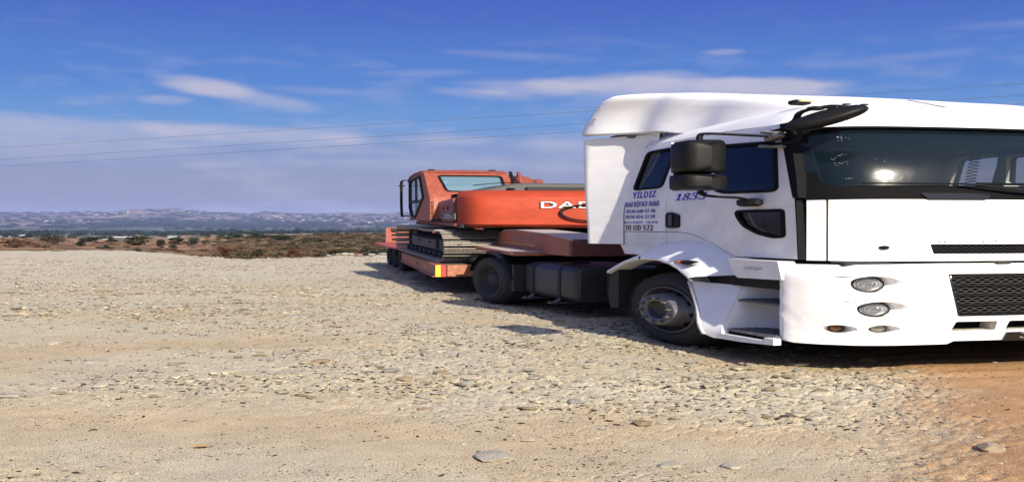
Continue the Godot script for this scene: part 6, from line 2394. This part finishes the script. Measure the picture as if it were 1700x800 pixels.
	for i in 30: mb.quad(rows2[0][i], rows2[0][i + 1], rows2[0][59 - i], rows2[0][60 - i], -1)
	var cw := part("counterweight", mb, M("orange_new"), o)
	var back := func(p, d): 
		var e: float = (p.x - 1.5) / 1.26
		return V(-0.265 + 0.16 * e * e + d, p.x, p.y)
	sub("letter_outline", lettering("DAEWOO", "Droid Sans", 700, 0.893, 2.163, 1.96, 2.337, func(p): return back.call(p, -0.004), 0.0, XP), M("letter_black"), cw)
	sub("lettering", lettering("DAEWOO", "Droid Sans", 400, 0.905, 2.175, 1.948, 2.325, func(p): return back.call(p, -0.010), 0.0, XP), M("letter_white"), cw)
	mb = Mesher.new(XP)
	var ring := []
	for i in 41:
		var an := TAU * i / 40.0
		ring.append(back.call(Vector2(1.345 + 0.27 * cos(an), 2.06 + 0.20 * sin(an)), -0.02))
	mb.tube(ring, 0.016, 8)
	part("hanging_ring", mb, M("black_plastic"), o, "black wire rope ring hanging on the counterweight")
	# grey hood
	mb = Mesher.new(XP)
	rows2 = []
	for a in [0.10, 0.14, 0.7, 1.2, 1.42]:
		var drop := 0.03 if a < 0.12 or a > 1.3 else 0.0
		rows2.append([V(a, 0.36, 2.56), V(a, 0.50, 2.66 - drop), V(a, 0.72, 2.79 - drop), V(a, 0.80, 2.815 - drop), V(a, 2.5, 2.815 - drop), V(a, 2.62, 2.78 - drop), V(a, 2.64, 2.56)])
	mb.grid(rows2, false, -1)
	for e in [0, 4]:
		for k in range(1, 6): mb.tri(rows2[e][0], rows2[e][k], rows2[e][k + 1], -1)
	var hood := part("engine_hood", mb, M("hood_grey"), o, "dusty dark grey engine hood")
	sub("hood_lip", boxed(XP, V(0.07, 1.62, 2.665), Vector3(0.78, 0.045, 0.03), 0.01), M("track_dark"), hood)
	sub("hood_hinge", boxed(XP, V(0.08, 0.70, 2.66), Vector3(0.035, 0.022, 0.02), 0.004), M("rubber_seal"), hood)
	mb = Mesher.new(XP)
	mb.tube([V(0.9, 0.50, 2.80), V(0.9, 0.75, 2.87), V(1.1, 0.98, 2.90)], 0.012, 6)
	sub("hood_rail", mb, M("black_plastic"), hood)
	# cab
	var cab := Node3D.new()
	cab.name = "operator_cab"
	o.add_child(cab, true)
	var side := poly([1.28, 1.80, 1.28, 2.42, 1.76, 3.24, 1.90, 3.29, 2.95, 3.20, 3.10, 3.05, 3.10, 2.2, 2.85, 1.80])
	var door_hole := rounded(poly([1.72, 2.48, 2.02, 3.17, 2.90, 3.10, 3.02, 2.98, 3.02, 2.2, 2.80, 1.86, 2.45, 1.86]), 0.05)
	for right in 2:
		var b0 := 1.02 if right else 0.13
		mb = Mesher.new(XP)
		mb.sheet(side, [door_hole], func(p): return V(p.x, b0, p.y), func(p): return V(p.x, b0 + (0.04 if not right else -0.04), p.y), Vector2(1, 1))
		sub("cab_side", mb, M("orange_faded"), cab)
		mb = Mesher.new(XP)
		var up_w := rounded(poly([1.85, 2.50, 2.10, 3.10, 2.88, 3.04, 2.96, 2.95, 2.96, 2.42, 1.95, 2.42]), 0.04)
		var low_w := rounded(poly([2.05, 2.34, 2.94, 2.34, 2.94, 2.2, 2.78, 1.93, 2.48, 1.93]), 0.05)
		mb.sheet(shrink(door_hole, 0.006), [up_w, low_w], func(p): return V(p.x, b0 - (0.012 if not right else -0.012), p.y), func(p): return V(p.x, b0 + (0.03 if not right else -0.03), p.y), Vector2(1, 1))
		mb.box(V(2.45, b0 + (0.01 if not right else -0.01), 2.75), Vector3(0.012, 0.34, 0.02), 0.004)
		sub("cab_door", mb, M("black_plastic"), cab)
		mb = Mesher.new(XP)
		for w in [up_w, low_w]: mb.slab(w, func(p): return V(p.x, b0 + 0.006, p.y), func(p): return V(p.x, b0 + 0.012, p.y), -1)
		sub("door_glass", mb, M("cab_glass"), cab)
	mb = Mesher.new(XP)
	mb.tube(smooth_path([V(3.10, 0.13, 3.10), V(3.12, 0.06, 3.08), V(3.14, 0.05, 2.9), V(3.10, 0.05, 2.0), V(3.04, 0.07, 1.93), V(3.0, 0.13, 1.93)], 4), 0.017, 6)
	mb.box(V(3.13, 0.05, 2.92), Vector3(0.035, 0.02, 0.03), 0.005)
	sub("grab_rail", mb, M("black_plastic"), cab)
	# rear wall with its window, leaning forward upwards
	var rear := func(p, d): return V(1.28 + maxf(p.y - 2.42, 0.0) * 0.585 + d, p.x, p.y)
	var rw := rounded(poly([0.27, 3.14, 0.94, 3.14, 0.94, 2.66, 0.32, 2.66]), 0.06)
	mb = Mesher.new(XP)
	mb.sheet(poly([0.135, 1.8, 0.135, 3.24, 1.015, 3.24, 1.015, 1.8]), [rw], func(p): return rear.call(p, 0.0), func(p): return rear.call(p, 0.05), Vector2(0.5, 0.31))
	sub("cab_rear_wall", mb, M("orange_faded"), cab)
	mb = Mesher.new(XP)
	mb.sheet(shrink(rw, -0.012), [shrink(rw, 0.018)], func(p): return rear.call(p, -0.008), func(p): return rear.call(p, 0.02), Vector2(0.5, 0.5))
	sub("rear_window_seal", mb, M("rubber_seal"), cab)
	mb = Mesher.new(XP)
	mb.slab(rw, func(p): return rear.call(p, 0.012), func(p): return rear.call(p, 0.018), -1)
	sub("rear_window", mb, M("cab_glass"), cab)
	mb = Mesher.new(XP)
	rows2 = []
	for q in [[1.74, 3.225], [1.80, 3.285], [1.95, 3.315], [2.5, 3.30], [2.95, 3.235], [3.08, 3.16], [3.12, 3.06]]:
		var row := []
		for e in [[0.118, -0.07], [0.125, -0.02], [0.18, 0.0], [0.575, 0.02], [0.97, 0.0], [1.025, -0.02], [1.032, -0.07]]: row.append(V(q[0], e[0], q[1] + e[1]))
		rows2.append(row)
	mb.grid(rows2)
	sub("cab_roof", mb, M("orange_faded"), cab)
	for b in [0.22, 0.87]: sub("roof_lug", boxed(XP, V(1.83, b, 3.315), Vector3(0.035, 0.016, 0.02), 0.004), M("black_plastic"), cab)
	mb = Mesher.new(XP)
	mb.box(V(2.2, 0.55, 2.15), Vector3(0.26, 0.10, 0.26), 0.05)
	mb.box(V(1.95, 0.55, 2.55), Vector3(0.25, 0.38, 0.07), 0.06)
	mb.box(V(1.95, 0.55, 3.0), Vector3(0.14, 0.09, 0.05), 0.04)
	sub("operator_seat", mb, M("interior_grey"), cab)
	sub("cab_floor", boxed(XP, V(2.15, 0.575, 1.83), Vector3(0.44, 0.03, 0.9)), M("interior"), cab)
	for b in [0.16, 0.99]: sub("front_pillar", boxed(XP, V(3.09, b, 2.65), Vector3(0.03, 0.48, 0.03), 0.01), M("black_plastic"), cab)
	mb = Mesher.new(XP)
	mb.sheet(poly([0.19, 1.85, 0.19, 3.1, 0.96, 3.1, 0.96, 1.85]), [], func(p): return V(3.09, p.x, p.y), func(p): return V(3.095, p.x, p.y), Vector2(2, 2))
	sub("front_window", mb, M("cab_glass"), cab)
	# boom rising ahead of the house, arm folded beyond it
	mb = Mesher.new(XP)
	var pr := [[2.9, 2.0, 0.28], [3.3, 2.8, 0.24], [3.7, 3.18, 0.20], [4.2, 3.30, 0.18], [5.2, 3.0, 0.18], [6.6, 2.35, 0.16]]
	rows2 = []
	for q in pr: rows2.append([V(q[0], 1.28, q[1] - q[2]), V(q[0] - 0.02, 1.28, q[1] + q[2] * 0.5), V(q[0] - 0.02, 1.72, q[1] + q[2] * 0.5), V(q[0], 1.72, q[1] - q[2])])
	mb.grid(rows2, true, -1)
	part("boom", mb, M("orange_faded"), o)
	mb = Mesher.new(XP)
	mb.box(V(6.7, 1.5, 1.6), Vector3(0.16, 0.75, 0.17), 0.04, Basis(Vector3.RIGHT, 0.25))
	part("arm", mb, M("orange_faded"), o)
	mb = Mesher.new(XP)
	for b in [1.12, 1.86]: mb.tube([V(2.7, b, 2.0), V(3.9, b, 3.2)], 0.07, 10)
	part("boom_cylinder", mb, M("orange_dull"), o)
	for k in 4:
		mb = Mesher.new(XP)
		var b := 1.22 + 0.10 * k
		mb.tube(smooth_path([V(3.3, b, 3.05), V(3.55, b + 0.02, 3.42), V(3.85, b + 0.08, 3.53 - 0.03 * k), V(4.2, b + 0.16, 3.46 - 0.03 * k), V(4.6, b + 0.2, 3.2)], 5), 0.022, 6)
		part("hydraulic_hose", mb, M("rubber_seal") if k % 2 == 0 else M("orange_faded"), o)
